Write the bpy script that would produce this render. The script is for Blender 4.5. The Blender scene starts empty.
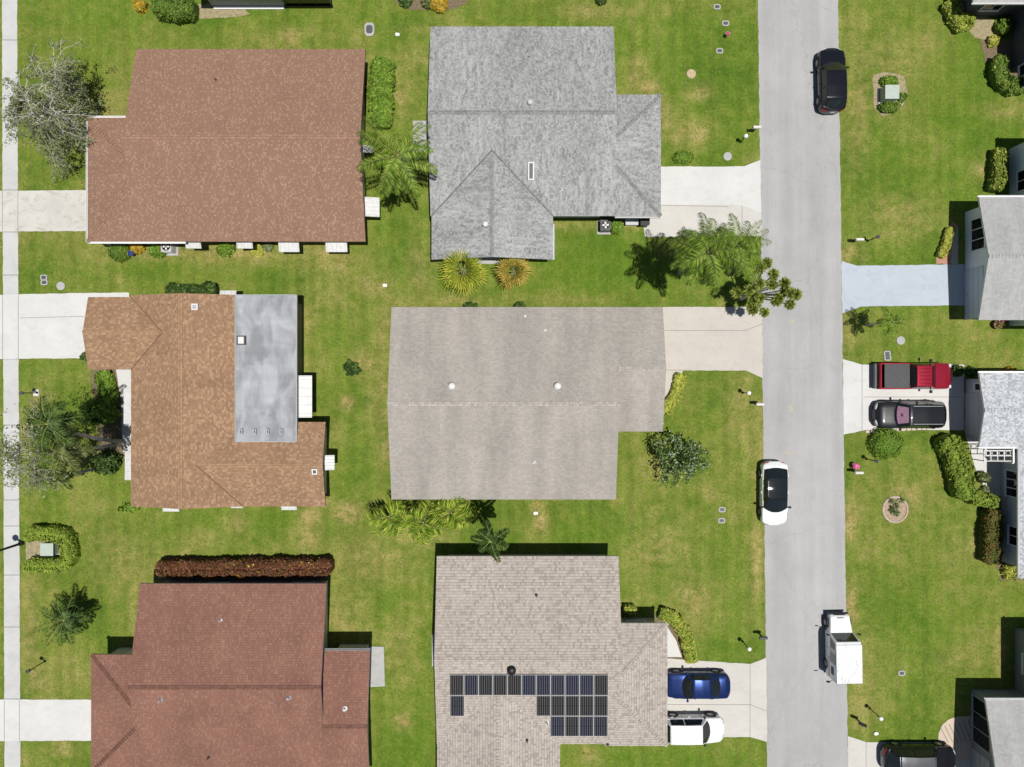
import bpy, math, random
import numpy as np
from mathutils import Vector, Matrix, noise
random.seed(7)
SC = bpy.context.scene
COL = SC.collection
S, H = 14.0, 52.0            # photo scale on the ground (px per metre) and drone height
CX, CY = 512.0, 383.5
def P(px, py, h=0.0):
    k = (H - h) / H / S
    return Vector(((px - CX) * k, -(py - CY) * k, h))
SKY_STRENGTH, SUN_STRENGTH, EXPOSURE = 0.05, 4.5, 0.0
R = math.radians
rnd = random.uniform

# ------------------------------------------------------------------ mesh builder
class MB:
    def __init__(s):
        s.v = []; s.f = []; s.m = []; s.uv = []
    def face(s, pts, m=0, uv=None):
        i = len(s.v); s.v.extend([tuple(p) for p in pts])
        s.f.append(tuple(range(i, i + len(pts)))); s.m.append(m)
        s.uv.append(uv)
    def mesh(s, vs, fs, m=0):
        i = len(s.v); s.v.extend([tuple(p) for p in vs])
        for f in fs:
            s.f.append(tuple(i + k for k in f)); s.m.append(m); s.uv.append(None)
    def box(s, c, d, m=0, rz=0.0, mat=None):
        hx, hy, hz = d[0] / 2, d[1] / 2, d[2] / 2
        vs = [Vector((x, y, z)) for x in (-hx, hx) for y in (-hy, hy) for z in (-hz, hz)]
        M = mat if mat else Matrix.Rotation(rz, 3, 'Z')
        vs = [M @ v + Vector(c) for v in vs]
        s.mesh(vs, [(0, 1, 3, 2), (4, 6, 7, 5), (0, 4, 5, 1), (2, 3, 7, 6), (0, 2, 6, 4), (1, 5, 7, 3)], m)
    def tube(s, pts, rad, n=6, m=0, cap=True):
        pts = [Vector(p) for p in pts]
        rings = []
        for i, p in enumerate(pts):
            d = (pts[min(i + 1, len(pts) - 1)] - pts[max(i - 1, 0)])
            if d.length < 1e-6: d = Vector((0, 0, 1))
            d.normalize()
            a = Vector((0, 0, 1)) if abs(d.z) < .9 else Vector((1, 0, 0))
            u = d.cross(a).normalized(); w = d.cross(u)
            r = rad[i] if hasattr(rad, '__len__') else rad
            rings.append([p + (u * math.cos(t) + w * math.sin(t)) * r for t in [2 * math.pi * k / n for k in range(n)]])
        vs = [q for r_ in rings for q in r_]; fs = []
        for i in range(len(rings) - 1):
            for k in range(n):
                fs.append((i * n + k, i * n + (k + 1) % n, (i + 1) * n + (k + 1) % n, (i + 1) * n + k))
        if cap:
            fs.append(tuple(range(n - 1, -1, -1))); fs.append(tuple(range((len(rings) - 1) * n, len(rings) * n)))
        s.mesh(vs, fs, m)
    def lathe(s, prof, c=(0, 0, 0), n=20, m=0, axis='Z'):
        vs = []; fs = []
        for r, z in prof:
            for k in range(n):
                t = 2 * math.pi * k / n
                p = (r * math.cos(t), r * math.sin(t), z)
                if axis == 'Y': p = (p[0], p[2], p[1])
                if axis == 'X': p = (p[2], p[0], p[1])
                vs.append((p[0] + c[0], p[1] + c[1], p[2] + c[2]))
        for i in range(len(prof) - 1):
            for k in range(n):
                fs.append((i * n + k, i * n + (k + 1) % n, (i + 1) * n + (k + 1) % n, (i + 1) * n + k))
        s.mesh(vs, fs, m)
    def prism(s, poly, z0, z1, m=0, mside=None):
        n = len(poly)
        vs = [(p[0], p[1], z0) for p in poly] + [(p[0], p[1], z1) for p in poly]
        s.mesh(vs, [tuple(range(n, 2 * n))], m)
        s.mesh(vs, [tuple(range(n - 1, -1, -1))], m)
        s.mesh(vs, [(i, (i + 1) % n, n + (i + 1) % n, n + i) for i in range(n)], m if mside is None else mside)
    def leaf(s, p, d, w, wid, m=0):
        # a pointed leaf: base p, full vector d, side vector w (unit), width
        s.face([p, p + d * .5 + w * wid, p + d, p + d * .5 - w * wid], m)
    def make(s, name, mats, off=(0, 0, 0), smooth=False, weld=False):
        me = bpy.data.meshes.new(name)
        o = Vector(off)
        me.from_pydata([(v[0] - o.x, v[1] - o.y, v[2] - o.z) for v in s.v], [], s.f)
        for mt in (mats if isinstance(mats, (list, tuple)) else [mats]): me.materials.append(mt)
        me.polygons.foreach_set('material_index', s.m)
        if any(u is not None for u in s.uv):
            L = me.uv_layers.new(name='UVMap'); buf = []
            for f, u in zip(s.f, s.uv):
                buf.extend([c for q in (u if u is not None else [(0, 0)] * len(f)) for c in q])
            L.data.foreach_set('uv', buf)
        if weld or smooth:
            import bmesh
            bm = bmesh.new(); bm.from_mesh(me)
            bmesh.ops.remove_doubles(bm, verts=bm.verts, dist=1e-4)
            bmesh.ops.recalc_face_normals(bm, faces=bm.faces)
            bm.to_mesh(me); bm.free()
        if smooth:
            me.polygons.foreach_set('use_smooth', [True] * len(me.polygons))
            try: me.set_sharp_from_angle(angle=R(smooth if smooth is not True else 50))
            except Exception: pass
        me.update()
        return me

def link(name, me, parent=None):
    o = bpy.data.objects.new(name, me); COL.objects.link(o)
    if parent: o.parent = parent
    return o
def tag(o, label=None, cat=None, group=None, kind=None):
    if label: o['label'] = label
    if cat: o['category'] = cat
    if group: o['group'] = group
    if kind: o['kind'] = kind
    return o
def thing(name, label, cat, loc, rz=0.0, group=None):
    o = bpy.data.objects.new(name, None); COL.objects.link(o)
    o.empty_display_size = .3
    o.location = loc; o.rotation_euler = (0, 0, rz)
    return tag(o, label, cat, group)
def part(mb, name, mats, parent, off=(0, 0, 0), smooth=False, label=None):
    o = link(name, mb.make(name, mats, off, smooth), parent)
    if label: o['label'] = label
    return o
def solo(mb, name, mats, label, cat, loc=(0, 0, 0), smooth=False, group=None, world=True):
    o = link(name, mb.make(name, mats, loc if world else (0, 0, 0), smooth)); o.location = loc
    return tag(o, label, cat, group)
def struct(mb, name, mats, kind='structure', smooth=False):
    o = link(name, mb.make(name, mats, (0, 0, 0), smooth)); o['kind'] = kind; return o
def copy_tree(o, parent=None):
    c = o.copy(); COL.objects.link(c)
    if parent: c.parent = parent
    for ch in [x for x in o.children]: copy_tree(ch, c)
    return c
def another(o, label, loc, rz=None):
    c = copy_tree(o); c['label'] = label; c.location = loc
    if rz is not None: c.rotation_euler = (0, 0, rz)
    return c

# ------------------------------------------------------------------ materials
class N:
    def __init__(s, name):
        s.mat = bpy.data.materials.new(name); s.mat.use_nodes = True
        s.t = s.mat.node_tree; s.t.nodes.clear()
        s.out = s.n('ShaderNodeOutputMaterial'); s.b = s.n('ShaderNodeBsdfPrincipled')
        s.l(s.b.outputs[0], s.out.inputs[0])
    def n(s, typ, **kw):
        x = s.t.nodes.new(typ)
        for k, v in kw.items(): setattr(x, k, v)
        return x
    def l(s, a, b): s.t.links.new(a, b)
    def val(s, sock, v):
        if isinstance(v, (int, float)): sock.default_value = v
        elif isinstance(v, (tuple, list)): sock.default_value = tuple(v) + ((1,) if len(v) == 3 and len(sock.default_value) == 4 else ())
        else: s.l(v, sock)
    def coord(s, kind='Object', scale=(1, 1, 1)):
        tc = s.n('ShaderNodeTexCoord'); mp = s.n('ShaderNodeMapping')
        s.l(tc.outputs[kind], mp.inputs[0]); mp.inputs['Scale'].default_value = scale
        return mp.outputs[0]
    def noise(s, vec, scale, detail=4, rough=.6, dist=0):
        x = s.n('ShaderNodeTexNoise'); s.l(vec, x.inputs['Vector'])
        x.inputs['Scale'].default_value = scale; x.inputs['Detail'].default_value = detail
        x.inputs['Roughness'].default_value = rough; x.inputs['Distortion'].default_value = dist
        return x.outputs['Fac']
    def ramp(s, fac, stops, interp='LINEAR'):
        x = s.n('ShaderNodeValToRGB'); cr = x.color_ramp; cr.interpolation = interp
        while len(cr.elements) < len(stops): cr.elements.new(.5)
        for e, (p, c) in zip(cr.elements, stops):
            e.position = p; e.color = (tuple(c) + (1,)) if hasattr(c, '__len__') else (c, c, c, 1)
        s.l(fac, x.inputs[0]); return x.outputs[0]
    def mix(s, fac, a, b, mode='MIX'):
        x = s.n('ShaderNodeMix', data_type='RGBA', blend_type=mode)
        s.val(x.inputs[0], fac); s.val(x.inputs[6], a); s.val(x.inputs[7], b)
        return x.outputs[2]
    def math(s, op, a, b=0.0):
        x = s.n('ShaderNodeMath', operation=op); s.val(x.inputs[0], a); s.val(x.inputs[1], b); return x.outputs[0]
    def bump(s, h, strength=.4, dist=.02):
        x = s.n('ShaderNodeBump'); x.inputs['Strength'].default_value = strength; x.inputs['Distance'].default_value = dist
        s.l(h, x.inputs['Height']); s.l(x.outputs[0], s.b.inputs['Normal'])
    def base(s, c, rough=.8, spec=.3, metal=0.0, coat=0.0):
        s.val(s.b.inputs['Base Color'], c); s.val(s.b.inputs['Roughness'], rough)
        s.b.inputs['Specular IOR Level'].default_value = spec; s.b.inputs['Metallic'].default_value = metal
        s.b.inputs['Coat Weight'].default_value = coat; s.b.inputs['Coat Roughness'].default_value = .03
        return s.mat

def plain(name, c, rough=.6, var=.12, scale=6.0, spec=.3, metal=0.0, coat=0.0, bump=0.0):
    n = N(name); f = n.noise(n.coord(), scale, 5)
    lo = tuple(x * (1 - var) for x in c); hi = tuple(min(1, x * (1 + var)) for x in c)
    col = n.ramp(f, [(.3, lo), (.7, hi)])
    if bump: n.bump(f, bump, .01)
    return n.base(col, rough, spec, metal, coat)

def leafmat(name, stops, trans=.25, rough=.55, spec=.2):
    n = N(name); g = n.n('ShaderNodeNewGeometry')
    k = len(stops)
    c = n.ramp(g.outputs['Random Per Island'], [((i + .5) / k, q) for i, q in enumerate(stops)])
    f = n.noise(n.coord(), 1.3, 3)
    c = n.mix(1.0, c, n.ramp(f, [(.3, .75), (.7, 1.2)]), 'MULTIPLY')
    n.base(c, rough, spec)
    tr = n.n('ShaderNodeBsdfTranslucent'); n.l(c, tr.inputs[0])
    mx = n.n('ShaderNodeMixShader'); mx.inputs[0].default_value = trans
    n.l(n.b.outputs[0], mx.inputs[1]); n.l(tr.outputs[0], mx.inputs[2]); n.l(mx.outputs[0], n.out.inputs[0])
    return n.mat

def shingle(name, cols, row=.145, width=.32, line=.72, streak=.12, blotch=.1, streak_f=.5, patch=None, dark=None, grain=.2):
    """cols: [(position, colour)...] picked at random for every single tab"""
    n = N(name); uv = n.coord('UV'); sep = n.n('ShaderNodeSeparateXYZ'); n.l(uv, sep.inputs[0])
    rowid = n.math('FLOOR', n.math('DIVIDE', sep.outputs[1], row))
    wn = n.n('ShaderNodeTexWhiteNoise'); wn.noise_dimensions = '1D'; n.l(rowid, wn.inputs['W'])
    uu = n.math('ADD', n.math('DIVIDE', sep.outputs[0], width), n.math('MULTIPLY', wn.outputs['Value'], 7.0))
    cell = n.math('FLOOR', uu); cb = n.n('ShaderNodeCombineXYZ'); n.l(cell, cb.inputs[0]); n.l(rowid, cb.inputs[1])
    w2 = n.n('ShaderNodeTexWhiteNoise'); w2.noise_dimensions = '2D'; n.l(cb.outputs[0], w2.inputs['Vector'])
    c = n.ramp(w2.outputs['Value'], cols)
    fv = n.math('FRACT', n.math('DIVIDE', sep.outputs[1], row)); fu = n.math('FRACT', uu)
    edge = n.math('MAXIMUM', n.ramp(fv, [(.0, 1.0), (.22, 0.0)]), n.math('MULTIPLY', n.math('LESS_THAN', fu, .06), .7))
    c = n.mix(n.math('MULTIPLY', edge, 1 - line), c, n.mix(1.0, c, (.25, .25, .25), 'MULTIPLY'))
    b = n.noise(n.coord('UV'), .35, 5); c = n.mix(1.0, c, n.ramp(b, [(.25, 1 - blotch), (.75, 1 + blotch)]), 'MULTIPLY')
    g = n.noise(n.coord('UV'), 11, 3, .7); c = n.mix(1.0, c, n.ramp(g, [(.25, 1 - grain), (.75, 1 + grain)]), 'MULTIPLY')
    st = n.noise(n.coord('UV', (streak_f, .06, 1)), 1.6, 6, .55)
    c = n.mix(1.0, c, n.ramp(st, [(.3, 1 - streak), (.68, 1 + streak)]), 'MULTIPLY')
    if patch:   # irregular weathering with a grain along the slope
        pn = n.noise(n.coord('UV', (2.6, .8, 1)), 1.5, 10, .8, .6); pb = n.noise(n.coord('UV', (1, .5, 1)), .3, 4, .6)
        c = n.mix(n.math('MULTIPLY', n.ramp(pn, [(.43, 0.0), (.60, 1.0)]), n.ramp(pb, [(.36, .25), (.62, .95)])), c, patch)
    if dark:
        dn = n.noise(n.coord('UV', (1.1, .16, 1)), 1.1, 7, .7, .4)
        c = n.mix(n.ramp(dn, [(.56, 0.0), (.72, .6)]), c, dark)
    n.bump(edge, -.3, .012)
    return n.base(c, .92, .15)

def concrete(name, c, var=.1, stain=None, stain_amt=.3):
    n = N(name); co = n.coord()
    a = n.noise(co, .45, 6, .65); c_ = n.ramp(a, [(.3, tuple(x * (1 - var) for x in c)), (.7, tuple(min(.9, x * (1 + var)) for x in c))])
    f = n.noise(co, 22, 3); c_ = n.mix(1.0, c_, n.ramp(f, [(.3, .93), (.7, 1.05)]), 'MULTIPLY')
    if stain:
        q = n.noise(n.coord('Object', (1, 1.6, 1)), .8, 9, .72, 1.2)
        c_ = n.mix(n.ramp(q, [(.50, 0.0), (.70, stain_amt * 1.4)]), c_, stain)
    n.bump(f, .15, .004)
    return n.base(c_, .9, .2)

M = {}
M['white'] = plain('white_paint', (.78, .78, .77), .45, .05)
M['offwhite'] = plain('off_white_paint', (.66, .65, .62), .6, .06)
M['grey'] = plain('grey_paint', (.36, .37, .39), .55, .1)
M['fascia'] = plain('fascia_paint', (.50, .50, .50), .6, .1)
M['dkgrey'] = plain('dark_grey_metal', (.08, .085, .09), .5, .2)
M['black'] = plain('black_metal', (.012, .012, .013), .45, .2)
M['brownfascia'] = plain('brown_trim', (.16, .10, .075), .7, .15)
M['wall_blue'] = plain('pale_blue_stucco', (.76, .80, .86), .85, .04, 3, bump=.2)
M['wall_grey'] = plain('pale_grey_stucco', (.50, .51, .53), .85, .06, 3, bump=.2)
M['wall_cream'] = plain('cream_stucco', (.62, .58, .50), .85, .06, 3, bump=.2)
M['wall_tan'] = plain('tan_stucco', (.50, .42, .34), .85, .06, 3, bump=.2)
M['glass'] = plain('dark_glass', (.012, .016, .018), .06, .1, spec=.6)
M['alu'] = plain('aluminium', (.55, .56, .57), .35, .08, metal=.6)
M['rubber'] = plain('rubber', (.015, .015, .015), .9, .2)
M['rim'] = plain('wheel_rim', (.35, .36, .37), .35, .1, metal=.7)
M['bark'] = plain('grey_bark', (.26, .235, .205), .95, .35, 7, bump=.5)
M['palmtrunk'] = plain('palm_trunk', (.46, .43, .385), .95, .3, 9, bump=.5)
M['twig'] = plain('silver_twig', (.50, .475, .42), .95, .25, 5)
M['mulch'] = plain('mulch', (.17, .13, .08), 1, .4, 9, bump=.6)
M['soil'] = plain('sandy_soil', (.30, .255, .15), 1, .3, 5, bump=.4)
M['brick'] = plain('brick', (.42, .22, .16), .9, .25, 8)
M['green_box'] = plain('pale_green_enamel', (.40, .46, .40), .55, .07)
M['lens'] = plain('lamp_lens', (.6, .6, .6), .2, .05)
M['red'] = plain('tail_lens_red', (.35, .01, .01), .2, .1)
M['pink'] = plain('pink_petals', (.75, .18, .38), .7, .2)
M['globe'] = plain('white_globe', (.85, .85, .83), .25, .03)

GREENS = {
    'hedge': [(.085, .15, .02), (.13, .215, .028), (.18, .275, .04), (.25, .33, .06)],
    'bright': [(.10, .185, .018), (.16, .27, .028), (.21, .33, .04), (.28, .40, .06)],
    'dark': [(.03, .065, .012), (.05, .10, .018), (.08, .145, .026), (.15, .21, .06)],
    'palm': [(.07, .15, .012), (.13, .23, .02), (.22, .33, .035), (.38, .46, .10)],
    'palm_yel': [(.17, .25, .02), (.30, .38, .03), (.46, .50, .05), (.60, .52, .08)],
    'palm_pale': [(.10, .19, .015), (.22, .34, .03), (.40, .50, .06), (.58, .62, .13)],
    'palm_or': [(.24, .25, .035), (.40, .36, .06), (.55, .42, .09), (.58, .36, .08)],
    'olive': [(.06, .09, .022), (.10, .14, .035), (.16, .195, .055), (.26, .28, .11)],
    'grey': [(.07, .095, .05), (.13, .16, .09), (.22, .25, .17), (.36, .38, .31)],
    'yellow': [(.34, .37, .05), (.52, .50, .08), (.66, .60, .14), (.40, .43, .10)],
    'gold': [(.55, .33, .03), (.62, .45, .05), (.50, .28, .03), (.25, .28, .05)],
    'red': [(.12, .045, .025), (.20, .07, .035), (.28, .12, .055), (.15, .10, .035), (.09, .04, .025)],
    'orange_mix': [(.07, .10, .02), (.12, .15, .03), (.30, .12, .03), (.10, .13, .03)],
    'yelgreen': [(.19, .28, .03), (.28, .37, .05), (.40, .47, .08), (.16, .24, .028)],
    'ball': [(.15, .21, .035), (.25, .32, .05), (.37, .44, .08), (.52, .56, .17)],
    'wisp': [(.20, .24, .07), (.28, .31, .13), (.44, .44, .32), (.16, .21, .05), (.24, .28, .09)],
    'succ': [(.14, .19, .07), (.23, .28, .12), (.36, .39, .2), (.09, .13, .05)],
}
for k, v in GREENS.items(): M['L_' + k] = leafmat('leaves_' + k, v)
for k in ('hedge', 'bright', 'dark', 'yellow', 'red', 'gold', 'yelgreen', 'orange_mix', 'succ', 'grey', 'olive'):
    c = GREENS[k][0]; M['C_' + k] = plain('branches_or_shade_core_' + k, tuple(.9 * x for x in c), .9, .4, 8, bump=.6)  # darker cores paint the shade inside foliage; also used on real twigs and stems
M['rachis'] = plain('palm_rachis', (.30, .33, .10), .6, .15)
M['rachis_d'] = plain('palm_rachis_dark', (.14, .16, .06), .6, .15)
# ------------------------------------------------------------------ world, sun, camera
w = bpy.data.worlds.new('World'); SC.world = w; w.use_nodes = True
nt = w.node_tree; nt.nodes.clear()
sky = nt.nodes.new('ShaderNodeTexSky'); sky.sky_type = 'NISHITA'; sky.sun_disc = False
bgn = nt.nodes.new('ShaderNodeBackground'); wo = nt.nodes.new('ShaderNodeOutputWorld')
nt.links.new(sky.outputs[0], bgn.inputs[0]); nt.links.new(bgn.outputs[0], wo.inputs[0])
bgn.inputs[1].default_value = SKY_STRENGTH
SUND = Vector((-0.143, 0.107, -1.0)).normalized()
sky.sun_elevation = math.asin(-SUND.z); sky.sun_rotation = math.atan2(-SUND.x, -SUND.y)
sky.air_density = 1.0; sky.dust_density = .6; sky.ozone_density = 1.0
sl = bpy.data.lights.new('sun', 'SUN'); sl.energy = SUN_STRENGTH; sl.angle = R(.53); sl.color = (1, .965, .91)
so = bpy.data.objects.new('sun', sl); COL.objects.link(so); so.location = (10, -8, 80)
so.rotation_euler = SUND.to_track_quat('-Z', 'Y').to_euler()
cam = bpy.data.cameras.new('camera'); co = bpy.data.objects.new('camera', cam); COL.objects.link(co)
cam.sensor_fit = 'HORIZONTAL'; cam.sensor_width = 36; cam.lens = 36 * H / (1024 / S)
cam.clip_start = .5; cam.clip_end = 2000
co.location = (0, 0, H); co.rotation_euler = (0, 0, 0); SC.camera = co
vs = SC.view_settings; vs.view_transform = 'Standard'; vs.look = 'None'; vs.gamma = 1; vs.exposure = EXPOSURE
vs.use_curve_mapping = False
SC.render.engine = 'CYCLES'; SC.cycles.max_bounces = 6

# ------------------------------------------------------------------ lawn: one sheet to the horizon
xs = np.concatenate([[-700, -300, -150, -90, -60], np.arange(-42, 42.01, .2), [60, 90, 150, 300, 700]])
ys = np.concatenate([[-700, -300, -150, -90, -60], np.arange(-32, 32.01, .2), [60, 90, 150, 300, 700]])
gx, gy = np.meshgrid(xs, ys)
nx, ny = len(xs), len(ys)
verts = np.stack([gx.ravel(), gy.ravel(), np.zeros(nx * ny)], 1)
ii = (np.arange(ny - 1)[:, None] * nx + np.arange(nx - 1)[None, :]).ravel()
faces = np.stack([ii, ii + 1, ii + nx + 1, ii + nx], 1)
me = bpy.data.meshes.new('lawn')
me.vertices.add(len(verts)); me.vertices.foreach_set('co', verts.ravel())
me.loops.add(len(faces) * 4); me.loops.foreach_set('vertex_index', faces.ravel())
me.polygons.add(len(faces)); me.polygons.foreach_set('loop_start', np.arange(len(faces)) * 4)
me.polygons.foreach_set('loop_total', np.full(len(faces), 4))
me.update(calc_edges=True)
# worn, dry patches of turf: px centre, radii, amount
DRY = [(290,38,9,9,1),(262,42,20,10,.4),(40,400,12,20,.6),(24,430,6,20,.7),(310,525,9,24,1.3),(350,513,15,10,1.3),
 (348,403,7,6,1.6),(388,450,10,14,.9),(335,430,10,10,.4),(306,315,10,22,.7),(372,285,26,12,.7),(384,320,8,40,.6),(366,365,14,16,.8),
 (250,256,50,7,.7),(330,262,40,14,.6),(420,270,12,40,.5),(372,560,40,22,.6),(420,537,28,12,.8),(540,522,8,12,1.2),(537,508,7,6,1.2),
 (655,465,16,12,.6),(655,545,30,25,.55),(690,600,16,25,.7),(740,400,12,20,.5),(757,560,7,40,.9),(762,480,6,40,.6),(850,255,14,10,.9),
 (905,215,35,18,.6),(857,100,12,60,.7),(846,330,8,30,.6),(851,520,7,18,1.1),(851,605,6,22,1.3),(862,665,10,35,.7),(905,492,20,12,.5),
 (975,545,22,16,.5),(1000,650,7,22,1.1),(960,660,30,16,.4),(638,72,9,14,1),(648,88,9,9,1.1),(692,132,17,11,1.1),(697,92,14,8,.7),(665,120,12,20,.5),
 (400,95,16,20,.7),(410,60,16,14,.5),(30,640,8,30,.7),(28,590,8,18,.8),(35,680,9,12,.7),(62,748,16,8,.9),(205,540,20,12,.5),(236,525,14,10,.7),
 (985,170,12,14,.7),(588,754,7,6,1.2),(925,40,10,12,.6),(340,620,24,40,.6),(310,640,30,40,.4),(395,650,18,25,.6),(404,722,8,8,1),(470,30,60,5,.6),(600,12,40,8,.5),
 (105,185,20,6,.6),(20,215,5,40,.5),(160,388,30,12,.3),(120,560,30,25,.4),(700,180,30,6,.3),(330,300,30,20,.4),(570,225,25,6,.5),(628,222,14,7,.9),
 (455,300,40,6,.4),(1004,110,20,10,.5),(890,60,30,26,.4),(880,110,16,14,.5),(1000,700,30,10,.2),(590,560,30,8,.3),(325,500,9,10,.7)]
DRY += [(190,252,80,6,.8),(165,255,40,5,.5),(30,300,1,1,0),(560,300,60,4,.4),(100,130,25,30,.3),(380,400,14,60,.5),(230,600,1,1,0)]
LUSH = [(350,340,30,50,1),(600,270,70,35,.8),(960,90,60,80,.7),(200,530,40,14,.8),(275,525,20,18,.9),(940,610,50,50,.6),(660,50,30,50,.5),(730,590,20,60,.5),
 (400,600,18,30,.6),(418,730,25,40,.9),(300,130,1,1,0),(60,745,60,14,.8),(250,110,1,1,0),(110,60,60,60,.6),(450,10,70,12,.4),(620,530,70,14,.9),(240,270,90,8,.5),(930,340,60,20,.6),(35,380,20,18,.5),(660,758,90,10,.8)]
ppx = gx.ravel() * S + CX; ppy = CY - gy.ravel() * S
rs = np.random.RandomState(3)
def vnoise(scale):
    g = rs.rand(160, 160); u = (ppx / scale) % 159; v = (ppy / scale) % 159
    i = np.floor(u).astype(int); j = np.floor(v).astype(int); a = u - i; b = v - j
    a = a * a * (3 - 2 * a); b = b * b * (3 - 2 * b); i2 = (i + 1) % 160; j2 = (j + 1) % 160
    return (g[j, i] * (1 - a) + g[j, i2] * a) * (1 - b) + (g[j2, i] * (1 - a) + g[j2, i2] * a) * b
wob = vnoise(9) * .5 + vnoise(4.5) * .35 + vnoise(20) * .35
def blob(lst):
    out = np.zeros(len(ppx))
    for cx_, cy_, rx, ry, a in lst:
        if a <= 0: continue
        d = ((ppx - cx_) / rx) ** 2 + ((ppy - cy_) / ry) ** 2
        out = np.maximum(out, a * np.exp(-d * .9))
    return out
dry = np.clip(blob(DRY) * (.2 + 1.15 * wob), 0, 1); lush = np.clip(blob(LUSH) * (.5 + .8 * wob), 0, 1)
plot = np.zeros(len(ppx)); st = lambda v: 1 / (1 + np.exp(-v / 1.2))
for c_, x0, x1, cuts in ((0, -900, 378, (-900, 30, 268, 532, 1700)), (1, 378, 800, (-900, 20, 292, 536, 1700)), (2, 800, 1900, (-900, 118, 318, 598, 1700))):
    for q in range(4):
        lvl = ((.5, -.35, .25, -.3), (-.2, .55, .0, .45), (.1, .65, -.3, .3))[c_][q]
        plot += lvl * st(ppx - x0 + wob * 6) * st(x1 - ppx - wob * 6) * st(ppy - cuts[q] + wob * 6) * st(cuts[q + 1] - ppy - wob * 6)
plot = plot * .5 + .5
for nm, arr in (('dry', dry), ('lush', lush), ('plot', plot)):
    at = me.attributes.new(nm, 'FLOAT', 'POINT'); at.data.foreach_set('value', arr.astype(np.float32))
n = N('lawn_grass'); oc = n.coord()
fine = n.noise(oc, 6.5, 6, .75); mid = n.noise(oc, 1.1, 6, .65, .4); big = n.noise(oc, .16, 5, .6, .3)
stripe = n.noise(n.coord('Object', (1, .12, 1)), 1.1, 3)
c = n.ramp(n.math('ADD', n.math('MULTIPLY', mid, .45), n.math('MULTIPLY', big, .55)),
           [(.37, (.070, .131, .015)), (.46, (.108, .166, .021)), (.54, (.154, .193, .034)), (.64, (.232, .228, .064))])
al = n.n('ShaderNodeAttribute', attribute_name='lush'); ad = n.n('ShaderNodeAttribute', attribute_name='dry')
c = n.mix(n.math('MULTIPLY', al.outputs['Fac'], .5), c, (.090, .170, .014))
ap = n.n('ShaderNodeAttribute', attribute_name='plot')
c = n.mix(1.0, c, n.ramp(ap.outputs['Fac'], [(.2, (1.16, 1.05, 1.25)), (.5, (1.08, 1.03, 1.12)), (.85, (.97, 1.02, .95))]), 'MULTIPLY')
mow = n.n('ShaderNodeTexWave'); mow.bands_direction = 'X'; n.l(n.coord('Object', (1, .04, 1)), mow.inputs['Vector'])
mow.inputs['Scale'].default_value = .33; mow.inputs['Distortion'].default_value = 1.5; mow.inputs['Detail'].default_value = 2; mow.inputs['Detail Scale'].default_value = .6
c = n.mix(1.0, c, n.ramp(mow.outputs['Fac'], [(.3, .955), (.7, 1.045)]), 'MULTIPLY')
dirt = n.ramp(mid, [(.35, (.26, .20, .07)), (.6, (.37, .29, .12))])
dm = n.math('MULTIPLY', ad.outputs['Fac'], n.ramp(n.noise(oc, 2.2, 7, .75, .5), [(.36, .15), (.58, 1.15)]))
c = n.mix(dm, c, dirt)
# straw-coloured blades mixed through the turf
straw = n.noise(oc, 3.2, 8, .8)
c = n.mix(n.ramp(straw, [(.52, 0.0), (.70, .36)]), c, (.34, .30, .085))
c = n.mix(1.0, c, n.ramp(fine, [(.25, .58), (.5, 1.0), (.75, 1.4)]), 'MULTIPLY')
c = n.mix(1.0, c, n.ramp(stripe, [(.35, .92), (.65, 1.07)]), 'MULTIPLY')
n.bump(fine, .7, .05)
n.base(c, 1.0, .03); me.materials.append(n.mat)
tag(link('lawn', me), kind='structure')

# ------------------------------------------------------------------ road, pavement, driveways
n = N('worn_asphalt'); oc = n.coord()
ln = n.noise(n.coord('Object', (1, .05, 1)), 1.0, 5, .6)
sp = n.noise(oc, 14, 4, .7); bg = n.noise(oc, .25, 6, .7)
c = n.ramp(bg, [(.3, (.335, .333, .330)), (.7, (.405, .400, .393))])
c = n.mix(1.0, c, n.ramp(ln, [(.3, .90), (.7, 1.08)]), 'MULTIPLY')
c = n.mix(1.0, c, n.ramp(sp, [(.3, .86), (.7, 1.12)]), 'MULTIPLY')
st = n.noise(n.coord('Object', (1, .5, 1)), .8, 8, .72, .8)
c = n.mix(n.ramp(st, [(.56, 0.0), (.74, .42)]), c, (.27, .262, .25))
drip = n.noise(n.coord('Object', (1, .7, 1)), 3.3, 3, .6)
c = n.mix(n.ramp(drip, [(.74, 0.0), (.80, .55)]), c, (.16, .155, .15))
vo = n.n('ShaderNodeTexVoronoi'); vo.feature = 'DISTANCE_TO_EDGE'
wv = n.n('ShaderNodeVectorMath', operation='ADD'); nn = n.n('ShaderNodeTexNoise'); nn.inputs['Scale'].default_value = 1.2
n.l(oc, nn.inputs['Vector']); n.l(oc, wv.inputs[0]); n.l(nn.outputs['Color'], wv.inputs[1]); n.l(wv.outputs[0], vo.inputs['Vector'])
vo.inputs['Scale'].default_value = .11
crk = n.ramp(vo.outputs['Distance'], [(.0, .35), (.0035, 0.0)])
c = n.mix(crk, c, (.2, .2, .2))
n.bump(sp, .3, .008); M['road'] = n.base(c, .93, .2)
M['road_stain'] = plain('rusty_road_stain', (.405, .37, .32), .93, .15, 8)
M['conc_w'] = concrete('white_concrete', (.58, .575, .555), .06, (.42, .41, .38), .25)
M['conc_pave'] = concrete('pavement_concrete', (.50, .50, .49), .08, (.36, .36, .35), .35)
M['conc_beige'] = concrete('beige_concrete', (.535, .515, .475), .05, (.40, .38, .34), .3)
M['conc_pink'] = concrete('pinkish_concrete', (.505, .468, .422), .05, (.40, .36, .32), .3)
M['conc_stain'] = concrete('stained_concrete', (.53, .52, .48), .1, (.33, .31, .25), .6)
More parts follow.
